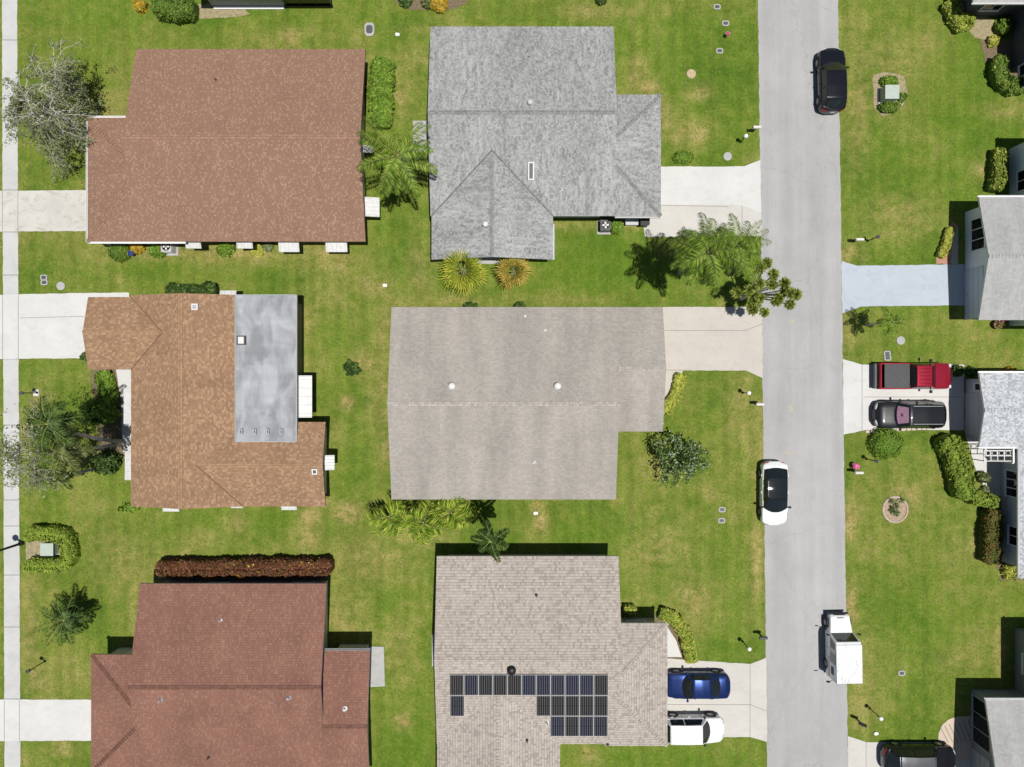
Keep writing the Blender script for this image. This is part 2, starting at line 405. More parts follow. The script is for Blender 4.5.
M['conc_blue'] = concrete('blue_painted_concrete', (.43, .475, .53), .05, (.34, .385, .43), .5)
M['joint'] = plain('joint_filler', (.22, .21, .19), .95, .2)
M['conc_grey'] = concrete('grey_concrete', (.40, .40, .39), .08, (.28, .28, .27), .4)

def rough_edge(a, b, amp=.035, step=.35):
    a = Vector(a); b = Vector(b); k = max(2, int((b - a).length / step)); d = (b - a).normalized(); nrm = Vector((-d.y, d.x, 0))
    return [a + (b - a) * (i / k) + nrm * (rnd(-amp, amp) if 0 < i else 0) for i in range(k)]
EXCL = []
def sheet(mb, poly, z, m=0, amp=.02):
    EXCL.append([(p.x, p.y) for p in poly])
    pts = []
    for i in range(len(poly)):
        pts += rough_edge(poly[i], poly[(i + 1) % len(poly)], amp)
    mb.face([(p.x, p.y, z) for p in pts], m)
def G(*pts): return [P(x, y) for x, y in pts]
def strip(mb, a, b, z, wd=.035, m=1):
    a = P(*a); b = P(*b); d = (b - a).normalized(); q = Vector((-d.y, d.x, 0)) * wd / 2
    mb.face([(p.x, p.y, z) for p in (a - q, b - q, b + q, a + q)], m)
mb = MB()
def roadL(y): return 758 + 9.2 * y / 767
def roadRt(y): return 838 + 10 * y / 767
sheet(mb, G((roadL(-900), -900), (roadRt(-900), -900), (roadRt(1700), 1700), (roadL(1700), 1700))[::-1], .006, 0, .03)
struct(mb, 'road', [M['road']])
mb = MB()
for px, py, a, b in ((791, 408, 3, 7), (789, 453, 8, 2.4), (792, 321, 3, 4), (789, 300, 2, 6)):
    c0 = P(px, py); mb.face([(c0.x + math.cos(t) * a / S * rnd(.4, 1.1), c0.y + math.sin(t) * b / S * rnd(.4, 1.1), .010) for t in np.linspace(0, 6.28, 15)[:-1]])
struct(mb, 'road_stain', [M['road_stain']])
mb = MB()   # the pavement: slabs divided by joints
def pvL(y): return 2 + 2.6 * y / 767
def pvR(y): return 17.2 + 3.2 * y / 767
sheet(mb, G((pvL(-900), -900), (pvR(-900), -900), (pvR(1700), 1700), (pvL(1700), 1700))[::-1], .008, 0, .02)
for y in [-60, -20, 40, 115, 190, 232, 275, 318, 359, 425, 500, 526, 575, 627, 699, 740, 790, 840]: strip(mb, (pvL(y), y), (pvR(y), y), .012, .05)
struct(mb, 'pavement', [M['conc_pave'], M['joint']])
def drive(name, poly, mat, joints=(), z=.014, amp=.02):
    mb = MB(); sheet(mb, G(*poly)[::-1], z, 0, amp)
    for a, b in joints: strip(mb, a, b, z + .004)
    return struct(mb, name, [mat, M['joint']])
drive('driveway', [(-8,191),(100,190),(100,231),(-8,231.5)], M['conc_stain'], [((18,191),(18,231)),((2.6,191),(2.6,231))])
drive('driveway', [(-8,295),(80,293),(129,292.5),(129,300),(104,300),(104,358),(-8,359)], M['conc_w'], [((18.4,295),(18.4,359)),((20,318),(100,316)),((2.8,295),(2.8,359))])
drive('driveway', [(-8,699.5),(110,699.5),(110,740.5),(-8,741)], M['conc_w'], [((19.6,700),(19.6,741)),((4.5,700),(4.5,741))])
drive('driveway', [(640,203.5),(742,204.5),(761.2,212),(761.4,236),(645,237)], M['conc_beige'], [((642,205.3),(728,206.4)),((742,206),(742,237))])
drive('driveway', [(640,166.5),(744,166.5),(760.3,160),(761.2,213),(742,205.2),(640,204.3)], M['conc_w'], z=.019)
drive('driveway', [(655,307),(762.2,307),(762.6,378),(746,370.5),(683,370.5),(676,388),(664,414),(655,425)], M['conc_pink'], [((662,330.5),(745,330.5)),((745,330.5),(762.5,324)),((664,370),(692,370.2))])
drive('driveway', [(652,657.5),(750,664),(766.2,657.6),(767.2,742),(750,737),(652,737)], M['conc_beige'], [((664,704.5),(750,704.5)),((750,664.5),(750,737)),((750,704.5),(766.6,711))])
drive('driveway', [(841.4,261),(857,265.8),(980,264),(980,305),(861,306.5),(842,313.5)], M['conc_blue'])
drive('driveway', [(842.8,359),(862,364.5),(964,364.5),(964,430),(866,430),(843.5,434.5)], M['conc_w'], [((862,364),(862,430)),((864,397),(960,397))])
drive('driveway', [(847.6,736),(866,742),(975,742),(975,800),(848.5,800)], M['conc_beige'], [((866,742),(866,800))])
drive('path', [(964,430),(1002,428),(1002,495),(990,500),(976,470)], M['conc_w'])
drive('path', [(116,369),(131,369),(131,452),(123,452),(121,400)], M['conc_w'])
drive('path', [(655,622),(664,622),(676,640),(682,657),(655,657)], M['conc_w'], z=.018)
drive('path', [(951,234),(958,228),(958,264),(951,264)], M['conc_grey'], z=.018)
# tan board-stamped curve of paving beside the lower right garage
mb = MB(); arc = [(938, 743), (938.5, 733), (942, 725), (949, 719), (957, 716.5), (972, 716), (972, 760), (938, 760)]
sheet(mb, G(*arc)[::-1], .019, 0, .01)
for k in range(7): strip(mb, (940 + k * 4.6, 727 - k * 1.4), (946 + k * 4.6 + 2, 742), .023, .05)
M['conc_tan'] = concrete('tan_stamped_concrete', (.54, .445, .36), .08)
struct(mb, 'path', [M['conc_tan'], M['joint']])
def slab(name, poly, mat, z=.06):
    mb = MB(); mb.prism(G(*poly)[::-1], -.02, z); EXCL.append([(p.x, p.y) for p in G(*poly)]); return struct(mb, name, [mat])
slab('patio', [(413,121),(440,121),(440,152),(413,152)], M['conc_grey'])
slab('patio', [(366,646),(384,646.5),(385,686),(366,687)], M['conc_grey'])
slab('patio', [(432,634),(446,634),(446,666),(432,666)], M['conc_grey'])
slab('patio', [(475,250),(500,250),(500,264),(475,264)], M['conc_grey'])
M['brickbed'] = plain('reddish_mulch', (.36, .27, .19), 1, .35, 9, bump=.5)
# planting beds: bare mulch or sandy soil
def bed(poly, mat, z=.010):
    mb = MB(); sheet(mb, G(*poly)[::-1], z, 0, .06); struct(mb, 'planting_bed', [mat])
bed([(198,4),(240,4),(250,14),(236,17),(198,19)], M['soil'])
bed([(968,15),(984,14),(994,20),(997,46),(990,45),(984,40),(975,38),(968,30)], M['soil'])
bed([(936,258),(942,236),(952,222),(958,226),(957,264),(936,264)], M['brick'])
bed([(873,75),(884,72),(904,76),(908,98),(898,112),(882,116),(874,108)], M['soil'])
bed([(895 + 12.3 * math.cos(a), 509.5 + 13 * math.sin(a)) for a in np.linspace(0, 6.283, 17)[:-1]], M['brickbed'])
bed([(655,655),(655,612),(668,612),(690,630),(699,664),(686,668)], M['mulch'])
bed([(1000,490),(1030,490),(1030,580),(1000,580),(978,500)], M['mulch'])
bed([(156,562),(328,562),(328,580),(156,580)], M['mulch'])
bed([(26,540),(58,540),(58,560),(26,560)], M['soil'])
bed([(84,300),(130,360),(130,460),(100,452),(90,372)][1:], M['mulch'])
bed([(560,0),(420,-12),(395,2),(410,10),(450,10),(470,2)][1:], M['mulch'])

bed([(980,40),(1040,40),(1040,86),(1000,88),(988,70)], M['mulch'])
# ------------------------------------------------------------------ houses
EV = 2.7
def tones(c, lo=.85, hi=1.15, fleck=None, amt=.15):
    q = [(0, tuple(x * lo for x in c)), (.5, c), (1 - amt - .03 if fleck else 1, tuple(x * hi for x in c))]
    return q + ([(1 - amt, fleck)] if fleck else [])
M['sh_terracotta'] = shingle('terracotta_shingles', tones((.258,.153,.106), .92, 1.08, (.335,.215,.143), .14), .125, .085, .66, .04, .05)
M['sh_grey'] = shingle('weathered_grey_shingles', tones((.243,.247,.241), .74, 1.38), .12, .12, .78, .14, .16, .4, patch=(.42,.427,.42), dark=(.16,.162,.165), grain=.28)
M['sh_orange'] = shingle('orange_brown_shingles', tones((.288,.176,.106), .84, 1.15, (.365,.238,.145), .14), .13, .17, .8, .07, .08)
M['sh_beige'] = shingle('greige_shingles', tones((.335,.308,.276), .92, 1.08), .145, .22, .75, .15, .06, .38)
M['sh_tile'] = shingle('pale_mottled_shingles', tones((.42,.373,.328), .88, 1.10, (.33,.283,.246), .16), .19, .15, .22, .05, .05)
M['sh_red'] = shingle('red_brown_shingles', tones((.225,.114,.085), .92, 1.10, (.262,.148,.106), .12), .165, .10, .55, .11, .14, .3)
M['sh_concrete'] = shingle('grey_cement_shingles', tones((.33,.33,.322), .93, 1.08), .145, .3, .85, .1, .08, patch=(.43,.43,.42))
M['sh_silver'] = shingle('silver_mottled_shingles', tones((.44,.46,.475), .70, 1.25), .12, .14, .8, .05, .05)
n = N('flat_roof_membrane'); oc = n.coord('Object', (1.6, .8, 1))
a = n.noise(oc, .55, 6, .55, .5); c = n.ramp(a, [(.38, (.22,.227,.238)), (.5, (.30,.31,.325)), (.62, (.38,.39,.405))])
b2 = n.noise(n.coord('Object', (.4, 2.2, 1)), .9, 3); c = n.mix(1.0, c, n.ramp(b2, [(.35, .93), (.65, 1.07)]), 'MULTIPLY')
M['flatroof'] = n.base(c, .7, .3)
n = N('solar_cells'); uv = n.coord('UV')
sx = n.n('ShaderNodeSeparateXYZ'); n.l(uv, sx.inputs[0])
def grid(sock, k, wdt):
    fr = n.math('FRACT', n.math('MULTIPLY', sock, k)); return n.math('LESS_THAN', n.math('ABSOLUTE', n.math('SUBTRACT', fr, .5)), wdt)
bars = n.math('MAXIMUM', grid(sx.outputs[0], 6, .09), n.math('MULTIPLY', grid(sx.outputs[1], 10, .03), .6))
oi = n.n('ShaderNodeObjectInfo'); tint = n.ramp(oi.outputs['Random'], [(.0, (.016,.015,.015)), (.55, (.014,.015,.018)), (.7, (.012,.015,.030)), (1, (.012,.016,.036))])
c = n.mix(n.math('MULTIPLY', bars, .42), tint, (.34,.33,.32)); M['cells'] = n.base(c, .25, .15)

def clip(poly, a, b, c):       # keep a*x+b*y+c >= 0
    out = []
    for i in range(len(poly)):
        p, q = poly[i], poly[(i + 1) % len(poly)]
        dp = a * p[0] + b * p[1] + c; dq = a * q[0] + b * q[1] + c
        if dp >= 0: out.append(p)
        if (dp >= 0) != (dq >= 0):
            t = dp / (dp - dq); out.append((p[0] + (q[0] - p[0]) * t, p[1] + (q[1] - p[1]) * t))
    return out
class Wing:
    def __init__(s, x0, x1, y0, y1, ze=EV, drop=0.0, over=.5, **pl):     # px at eave height
        a = P(x0, y1, ze); b = P(x1, y0, ze)
        s.r = (a.x, b.x, a.y, b.y); s.ze = ze - drop; s.over = over; s.sl = pl
    def planes(s):
        X0, X1, Y0, Y1 = s.r; out = {}
        for k, g in s.sl.items():
            out[k] = {'N': (0, -g, s.ze + g * Y1), 'S': (0, g, s.ze - g * Y0), 'W': (g, 0, s.ze - g * X0), 'E': (-g, 0, s.ze + g * X1)}[k]
        return out
    def z(s, x, y): return min([a * x + b * y + c for a, b, c in s.planes().values()] or [s.ze])
    def cells(s, rect):
        X0, X1, Y0, Y1 = rect; pl = s.planes(); res = {}
        base = [(X0, Y0), (X1, Y0), (X1, Y1), (X0, Y1)]
        if not pl: return {'F': (base, (0, 0, s.ze))}
        for k, (a, b, c) in pl.items():
            poly = base
            for k2, (a2, b2, c2) in pl.items():
                if k2 != k: poly = clip(poly, a2 - a, b2 - b, c2 - c)
            if len(poly) > 2: res[k] = (poly, (a, b, c))
        return res
    def at(s, px, py, lift=0.0):
        h = s.ze
        for _ in range(12):
            p = P(px, py, h); h = s.z(p.x, p.y) + lift
        return P(px, py, h)
THK = .16
def roof_mesh(mb, wg):
    X0, X1, Y0, Y1 = wg.r
    for k, (poly, (a, b, c)) in wg.cells(wg.r).items():
        g = math.hypot(a, b); f = math.sqrt(1 + g * g); ou = {'N': 0, 'S': 41.37, 'W': 83.1, 'E': 127.9, 'F': 0}[k]
        def uvp(p):
            z = a * p[0] + b * p[1] + c
            return ((p[0] if k in 'NSF' else p[1]) + ou, ((z - wg.ze) / g * f if g else p[1]) + ou * .7)
        top = [(p[0], p[1], a * p[0] + b * p[1] + c) for p in poly]
        mb.face(top, 0, [uvp(p) for p in poly])
        mb.face([(p[0], p[1], p[2] - THK) for p in top][::-1], 1)
        for i in range(len(top)):
            p, q = top[i], top[(i + 1) % len(top)]
            on = any(abs(p[j] - v) < 1e-5 and abs(q[j] - v) < 1e-5 for j, v in ((0, X0), (0, X1), (1, Y0), (1, Y1)))
            if on: mb.face([(p[0], p[1], p[2] - THK), (q[0], q[1], q[2] - THK), q, p], 1)
def ridge_mesh(wg, others=()):
    out = []
    pl = wg.planes(); cs = wg.cells(wg.r); ks = list(cs)
    for i in range(len(ks)):
        for j in range(i + 1, len(ks)):
            sh = [p for p in cs[ks[i]][0] if any(math.hypot(p[0] - q[0], p[1] - q[1]) < 1e-4 for q in cs[ks[j]][0])]
            sh = [p for n_, p in enumerate(sh) if not any(math.hypot(p[0] - q[0], p[1] - q[1]) < 1e-3 for q in sh[:n_])]
            if len(sh) != 2: continue
            mb = MB(); out.append(mb)
            p, q = [Vector((s_[0], s_[1], wg.z(*s_))) for s_ in sh]
            d = (q - p); L = d.length; d.normalize()
            nseg = max(1, int(L / .22))
            for key in (ks[i], ks[j]):
                a, b, c = pl[key]; nrm = Vector((-a, -b, 1)).normalized(); side = nrm.cross(d)
                mid = (p + q) / 2
                t = mid + side * .1
                if abs(a * t.x + b * t.y + c - wg.z(t.x, t.y)) > 1e-3: side = -side
                for s_ in range(nseg):      # overlapping cap shingles
                    u0 = p + d * (L * s_ / nseg); u1 = p + d * (L * (s_ + 1) / nseg)
                    l0, l1 = nrm * .02, nrm * .05
                    mp = (u0 + u1) / 2
                    if any(o.r[0] < mp.x < o.r[1] and o.r[2] < mp.y < o.r[3] and o.z(mp.x, mp.y) > mp.z - .06 for o in others): continue
                    u = rnd(0, 90); v_ = math.floor(rnd(0, 300)) * .145 + .03
                    mb.face([u0 + l0, u1 + l1, u1 + side * .13 + l1, u0 + side * .13 + l0], 0, [(u, v_), (u + .2, v_), (u + .2, v_ + .09), (u, v_ + .09)])
    return out
def wall_rect(wg):
    X0, X1, Y0, Y1 = wg.r; o = wg.over; g = {}
    oo = o if isinstance(o, dict) else {}
    for k in 'NSEW': g[k] = oo.get(k, (o if not isinstance(o, dict) else .5) if k in wg.sl else (.6 if not isinstance(o, dict) else .3))
    return (X0 + g['W'], X1 - g['E'], Y0 + g['S'], Y1 - g['N'])
def wall_mesh(mb, wg):
    r = wall_rect(wg); X0, X1, Y0, Y1 = r; dz = THK + .01
    for k, (poly, (a, b, c)) in wg.cells(r).items():
        top = [(p[0], p[1], a * p[0] + b * p[1] + c - dz) for p in poly]
        mb.face(top, 0)
        for i in range(len(top)):
            p, q = top[i], top[(i + 1) % len(top)]
            on = any(abs(p[j] - v) < 1e-5 and abs(q[j] - v) < 1e-5 for j, v in ((0, X0), (0, X1), (1, Y0), (1, Y1)))
            if on: mb.face([(p[0], p[1], 0), (q[0], q[1], 0), q, p], 0)
WALLS = []
class House:
    def __init__(s, label, wings, roof, wall, fascia, cap=None, cat='house', name='house'):
        s.w = wings
        X = [(w_.r[0] + w_.r[1]) / 2 for w_ in wings]; Y = [(w_.r[2] + w_.r[3]) / 2 for w_ in wings]
        s.loc = Vector((X[0], Y[0], 0)); s.roofmat = roof
        s.root = thing(name, label, cat, s.loc)
        WALLS.extend(w_.r for w_ in wings); wm = MB(); rm = MB(); rc = []
        for w_ in wings: wall_mesh(wm, w_); roof_mesh(rm, w_); rc += [q for q in ridge_mesh(w_, [o for o in wings if o is not w_]) if q.f]
        part(wm, 'wall', wall, s.root, s.loc)
        s.roof = part(rm, 'roof', [roof, fascia], s.root, s.loc)
        for q in rc: part(q, 'ridge_cap', cap or roof, s.roof, s.loc)
        s.wall = wall
    def frame_on(s, wg, side, t, off=0.0, z=0):   # point on a wall, with its tangent and outward normal; t in metres from the px-left/top end
        X0, X1, Y0, Y1 = wall_rect(wg)
        if side == 'S': return Vector((X0 + t, Y0 - off, z)), Vector((1, 0, 0)), Vector((0, -1, 0))
        if side == 'N': return Vector((X0 + t, Y1 + off, z)), Vector((1, 0, 0)), Vector((0, 1, 0))
        if side == 'W': return Vector((X0 - off, Y1 - t, z)), Vector((0, -1, 0)), Vector((-1, 0, 0))
        if side == 'E': return Vector((X1 + off, Y1 - t, z)), Vector((0, -1, 0)), Vector((1, 0, 0))
    def t_at(s, wg, side, px, py, h):             # distance along the wall for a pixel
        p = P(px, py, h); X0, X1, Y0, Y1 = wall_rect(wg)
        return p.x - X0 if side in 'NS' else Y1 - p.y
    def obox(s, mb, o, u, nrm, tc, zc, dn, du, dz, m=0, out=0.0):
        rot = Matrix((u, nrm, Vector((0, 0, 1)))).transposed()
        mb.box(o + u * tc + nrm * (out + dn / 2) + Vector((0, 0, zc)), (du, dn, dz), m, mat=rot)
    def window(s, wg, side, t, wd=1.4, ht=1.1, sill=.9, bars=1, fm=None):
        o, u, nr = s.frame_on(wg, side, t); mb = MB()
        for dx in (-wd / 2, wd / 2): s.obox(mb, o, u, nr, dx, sill + ht / 2, .05, .07, ht + .07, out=.003)
        for z_ in (sill, sill + ht): s.obox(mb, o, u, nr, 0, z_, .045, wd - .07, .07, out=.003)
        for k in range(bars): s.obox(mb, o, u, nr, -wd / 2 + wd * (k + 1) / (bars + 1), sill + ht / 2, .035, .05, ht - .07, out=.003)
        s.obox(mb, o, u, nr, 0, sill - .07, .09, wd + .16, .06, out=.003)
        f = part(mb, 'window', fm or M['white'], s.root, s.loc)
        g = MB(); s.obox(g, o, u, nr, 0, sill + ht / 2, .014, wd - .06, ht - .06, out=.003)
        part(g, 'pane', M['glass'], f, s.loc)
    def door(s, wg, side, t, mat=None, wd=.95, ht=2.05):
        o, u, nr = s.frame_on(wg, side, t); mb = MB()
        s.obox(mb, o, u, nr, 0, ht / 2, .03, wd, ht, out=.003)
        for zc, hh in ((.55, .7), (1.45, .8)): s.obox(mb, o, u, nr, 0, zc, .02, wd - .3, hh, out=.033)
        d = part(mb, 'door', mat or M['white'], s.root, s.loc)
        k = MB(); s.obox(k, o, u, nr, wd / 2 - .1, 1.0, .05, .06, .06, out=.033); part(k, 'handle', M['alu'], d, s.loc)
    def garage(s, wg, side, t, wd=4.6, ht=2.1, mat=None):
        o, u, nr = s.frame_on(wg, side, t); mb = MB()
        for k in range(4):
            s.obox(mb, o, u, nr, 0, ht * (k + .5) / 4, .05, wd, ht / 4 - .025, out=.003)
            for q in range(4): s.obox(mb, o, u, nr, -wd / 2 + wd * (q + .5) / 4, ht * (k + .5) / 4, .012, wd / 4 - .25, ht / 4 - .2, out=.053)
        d = part(mb, 'garage_door', mat or M['white'], s.root, s.loc)
        k = MB(); s.obox(k, o, u, nr, 0, .4, .04, .25, .04, out=.054); part(k, 'handle', M['alu'], d, s.loc)
    def awning(s, wg, side, pa, pb, h=2.0, mat=None, legs=False):
        # a ribbed aluminium awning hung from the wall; pa, pb are opposite px corners of its top
        a = P(*pa, h); b = P(*pb, h); x0, x1 = sorted((a.x, b.x)); y0, y1 = sorted((a.y, b.y))
        X0, X1, Y0, Y1 = wall_rect(wg); mb = MB(); T = .05
        if side == 'S': y1 = Y0; q = [(x0, y1, h + .3), (x1, y1, h + .3), (x1, y0, h), (x0, y0, h)]
        if side == 'N': y0 = Y1; q = [(x0, y1, h), (x1, y1, h), (x1, y0, h + .3), (x0, y0, h + .3)]
        if side == 'E': x0 = X1; q = [(x0, y1, h + .3), (x1, y1, h), (x1, y0, h), (x0, y0, h + .3)]
        if side == 'W': x1 = X0; q = [(x0, y1, h), (x1, y1, h + .3), (x1, y0, h + .3), (x0, y0, h)]
        q = [Vector(v) for v in q]; q = q if (q[1] - q[0]).cross(q[2] - q[1]).z > 0 else q[::-1]
        lo = [v - Vector((0, 0, T)) for v in q]
        mb.face(q); mb.face(lo[::-1])
        for i in range(4): mb.face([lo[i], lo[(i + 1) % 4], q[(i + 1) % 4], q[i]])
        # raised seams down the slope and a hemmed edge
        for k in (.02, .09, .30, .5, .7, .91, .98):
            if side in 'NS':
                x = x0 + (x1 - x0) * k; pa_, pb_ = (x, y0), (x, y1)
            else:
                y = y0 + (y1 - y0) * k; pa_, pb_ = (x0, y), (x1, y)
            def zz(p):
                f = {'S': (p[1] - y0) / (y1 - y0), 'N': (y1 - p[1]) / (y1 - y0), 'E': (x1 - p[0]) / (x1 - x0), 'W': (p[0] - x0) / (x1 - x0)}[side]
                return h + .3 * f + .012
            mb.tube([(pa_[0], pa_[1], zz(pa_)), (pb_[0], pb_[1], zz(pb_))], .022, 5)
        part(mb, 'awning', mat or M['awning'], s.root, s.loc)
    def gutter(s, wg, side, mat=None, t0=0.0, t1=1.0):
        X0, X1, Y0, Y1 = wg.r; ze = wg.ze - .02; d = .06
        if side in 'NS':
            y = Y1 + d + .003 if side == 'N' else Y0 - d - .003; xa = X0 + (X1 - X0) * t0; xb = X0 + (X1 - X0) * t1
            c = ((xa + xb) / 2, y, ze - .06); dm = (xb - xa, 2 * d, .13)
        else:
            x = X1 + d + .003 if side == 'E' else X0 - d - .003; ya = Y1 - (Y1 - Y0) * t0; yb = Y1 - (Y1 - Y0) * t1
            c = (x, (ya + yb) / 2, ze - .06); dm = (2 * d, abs(yb - ya), .13)
        mb = MB(); fl = .012; X, Y, Z = c; dx, dy, dz = dm
        if side in 'NS':
            mb.box((X, Y, Z - dz / 2 + fl / 2), (dx, dy, fl)); mb.box((X, Y - dy / 2 + fl, Z + fl), (dx, fl * 2, dz - fl)); mb.box((X, Y + dy / 2 - fl, Z + fl), (dx, fl * 2, dz - fl))
        else:
            mb.box((X, Y, Z - dz / 2 + fl / 2), (dx, dy, fl)); mb.box((X - dx / 2 + fl, Y, Z + fl), (fl * 2, dy, dz - fl)); mb.box((X + dx / 2 - fl, Y, Z + fl), (fl * 2, dy, dz - fl))
        part(mb, 'gutter', mat or M['white'], s.root, s.loc)
    def pipe(s, wg, px, py, r=.07, h=.35, mat=None, cap=True):
        p = wg.at(px, py); mb = MB(); prof = [(r, -.1), (r, h), (r * .7, h), (r * .7, h * .6), (0, h * .6)]
        mb.lathe(prof, p, 12); mb.lathe([(r * 2.2, .0), (r * 2.0, .05), (r, .09)], (p.x, p.y, p.z - .01), 12)
        part(mb, 'vent_pipe', mat or M['grey'], s.roof, s.loc, True)
    def dome(s, wg, px, py, r=.25, mat=None, h=.3):
        p = wg.at(px, py); mb = MB()
        mb.lathe([(r * .55, -.1), (r * .55, h * .45), (r, h * .5), (r * .97, h * .72), (r * .6, h * .95), (0, h)], p, 20)
        part(mb, 'roof_vent', mat or M['white'], s.roof, s.loc, True)
    def boxvent(s, wg, px, py, a=.45, mat=None, inner=None, b=None, h=.16):
        p = wg.at(px, py); mb = MB(); b = b or a; e = .08
        g = (wg.at(px, py - 3) - wg.at(px, py + 3)); tilt = Matrix.Rotation(math.atan2(g.z, g.y), 3, 'X')
        for sx_ in (-1, 1):
            mb.box(p + tilt @ Vector((sx_ * (a / 2 - e / 2), 0, h / 2)), (e, b, h), mat=tilt)
            mb.box(p + tilt @ Vector((0, sx_ * (b / 2 - e / 2), h / 2)), (a - 2 * e, e, h), mat=tilt)
        o = part(mb, 'skylight' if b > a * 1.5 else 'roof_vent', mat or M['white'], s.roof, s.loc)
        k = MB(); k.box(p + tilt @ Vector((0, 0, h * .6)), (a - 2 * e, b - 2 * e, .03), mat=tilt)
        part(k, 'pane' if b > a * 1.5 else 'grille', inner or M['dkgrey'], o, s.loc)

SL = .26
def cap_mat(nm, c): return shingle(nm + '_ridge_shingles', tones(c, .8, 1.15), .145, .2, .7, .03, .08)
M['awning'] = plain('weathered_white_aluminium', (.60, .60, .585), .5, .10, 3)
M['valley'] = plain('dirty_valley', (.16, .162, .165), .9, .35, 4)
M['wall_deep_shade'] = plain('deep_shade_stucco', (.10, .102, .108), .85, .1, 3)  # wall shade put into the colour, top right house
M['wall_shade'] = plain('shade_grey_stucco', (.24, .245, .255), .85, .1, 3)  # stucco darkened to paint the shade on the bottom right house
# --- terracotta roofed house, upper left
w1 = Wing(136, 365.5, 49, 241.6, N=SL, S=SL); w2 = Wing(87.5, 185, 117.5, 241.6, drop=.006, N=SL, S=SL, W=SL)
h = House('brown terracotta shingle roofed house with four white window awnings', [w1, w2], M['sh_terracotta'], M['wall_cream'], M['brownfascia'], cap_mat('terracotta', (.30,.18,.125)))
h.gutter(w2, 'W'); h.gutter(w2, 'N', t1=.48); h.gutter(w2, 'S', t1=1.0)
h.garage(w2, 'W', 5.6, 4.4); h.window(w2, 'W', 1.6); h.window(w1, 'N', 4); h.window(w1, 'N', 9); h.door(w1, 'E', 8.5)
for a, b in (((186, 240), (201.5, 248.5)), ((237, 240), (253, 248.5)), ((279, 240), (299.5, 252)), ((326, 240), (347.5, 252))):
    h.awning(w1, 'S', a, b, 1.9); h.window(w1, 'S', h.t_at(w1, 'S', (a[0] + b[0]) / 2, 240, 1.5), 1.1)
h.awning(w1, 'E', (366, 197.5), (379.5, 217), 1.9); h.window(w1, 'E', h.t_at(w1, 'E', 366, 207, 1.5), 1.1)
h.awning(w1, 'E', (360, 146), (373, 153), 1.9); h.door(w1, 'S', 11.8)
h.pipe(w1, 216, 80, .05, .25, M['brownfascia'])
# --- pale grey weathered roof, upper centre
w1 = Wing(430.5, 613.5, 26.5, 216, N=SL, S=SL); w2 = Wing(600, 661, 94.5, 216, drop=.006, N=SL, S=SL, E=SL)
w3 = Wing(431.5, 553, 140, 259.5, drop=.003, W=SL, E=SL)
h = House('pale grey house with weathered streaky shingles, valleys and a skylight', [w1, w2, w3], M['sh_grey'], M['wall_grey'], M['fascia'], cap_mat('grey', (.235,.238,.238)))
h.garage(w2, 'E', 4.6, 4.8, mat=M['offwhite']); h.window(w3, 'S', 2, 1.6); h.window(w3, 'S', 5.5, 1.6); h.window(w1, 'W', 3); h.door(w1, 'W', 7.2); h.window(w1, 'N', 3); h.window(w1, 'N', 8); h.window(w2, 'S', 2.2, 1.1)
h.gutter(w3, 'E', M['fascia'], .7, 1); h.gutter(w2, 'S', M['fascia'], .25, 1)
k = MB(); X0, X1, Y0, Y1 = w3.r; yb = w1.r[2]; hs = (X1 - X0) / 2
for xe, sg in ((X1, 1), (X0, -1)):
    a = Vector((xe - sg * hs, yb + hs, w3.ze + SL * hs + .012)); b = Vector((xe, yb, w3.ze + .012)); d = (b - a).normalized(); q = Vector((-d.y, d.x, 0)).normalized() * .055
    for sd in (q, -q):
        up_ = Vector((0, 0, SL * abs(q.x) * 1.0)); k.face([a, b, b + sd + up_, a + sd + up_] if sd.cross(d).z < 0 else [a, a + sd + up_, b + sd + up_, b])
part(k, 'valley_dark_line', M['valley'], h.roof, h.loc)
h.boxvent(w1, 531, 171, .4, M['offwhite'], M['dkgrey'], 1.15, .14)
h.pipe(w1, 529.5, 57.5, .06, .3); h.dome(w1, 530, 103, .2, M['fascia'], .35); h.dome(w3, 485.5, 224.5, .19, M['offwhite'], .3)
h.pipe(w1, 561, 190, .05, .35, M['offwhite']); h.pipe(w1, 545, 194, .05, .35, M['offwhite'])
# --- orange brown roof with grey flat roof, middle left
w1 = Wing(131, 243, 295, 506.5, W=SL, E=SL); w2 = Wing(88, 200, 297, 369.5, drop=.003, N=SL, S=SL); w3 = Wing(170, 325.5, 422, 506.5, drop=.005, N=SL, S=SL)
w4 = Wing(236, 296, 295.5, 441, ze=3.12, over=.35)
h = House('orange brown shingled house with a grey flat roof at its right side', [w1, w2, w3], M['sh_orange'], M['wall_cream'], M['brownfascia'], cap_mat('orange', (.335,.21,.125)))
def valley(hh, wa, wb, x0, y0, x1, y1, mat):      # crease shade painted as a dark line where two slopes meet, endpoints in px at eave height
    a = P(x0, y0, EV); b = P(x1, y1, EV); pts = []
    for i in range(13):
        q = a.lerp(b, i / 12); z = max(wg_.z(q.x, q.y) for wg_ in (wa, wb) if wg_.r[0] - .01 < q.x < wg_.r[1] + .01 and wg_.r[2] - .01 < q.y < wg_.r[3] + .01)
        pts.append(Vector((q.x, q.y, z + .004)))
    k = MB(); k.tube(pts, .035, 5); part(k, 'valley_dark_line', mat, hh.roof, hh.loc)
VO = plain('valley_crease_shade', (.18, .105, .065), .95, .3, 5)
valley(h, w1, w2, 131.3, 369.2, 166.5, 333.5, VO); valley(h, w1, w2, 131.3, 297.3, 166.5, 332.6, VO); valley(h, w1, w3, 242.7, 506.2, 201, 464.5, VO)
fr = MB(); X0, X1, Y0, Y1 = w4.r; fr.box(((X0 + X1) / 2, (Y0 + Y1) / 2, 3.05), (X1 - X0, Y1 - Y0, .14))
FRF = part(fr, 'flat_roof', M['flatroof'], h.root, h.loc)
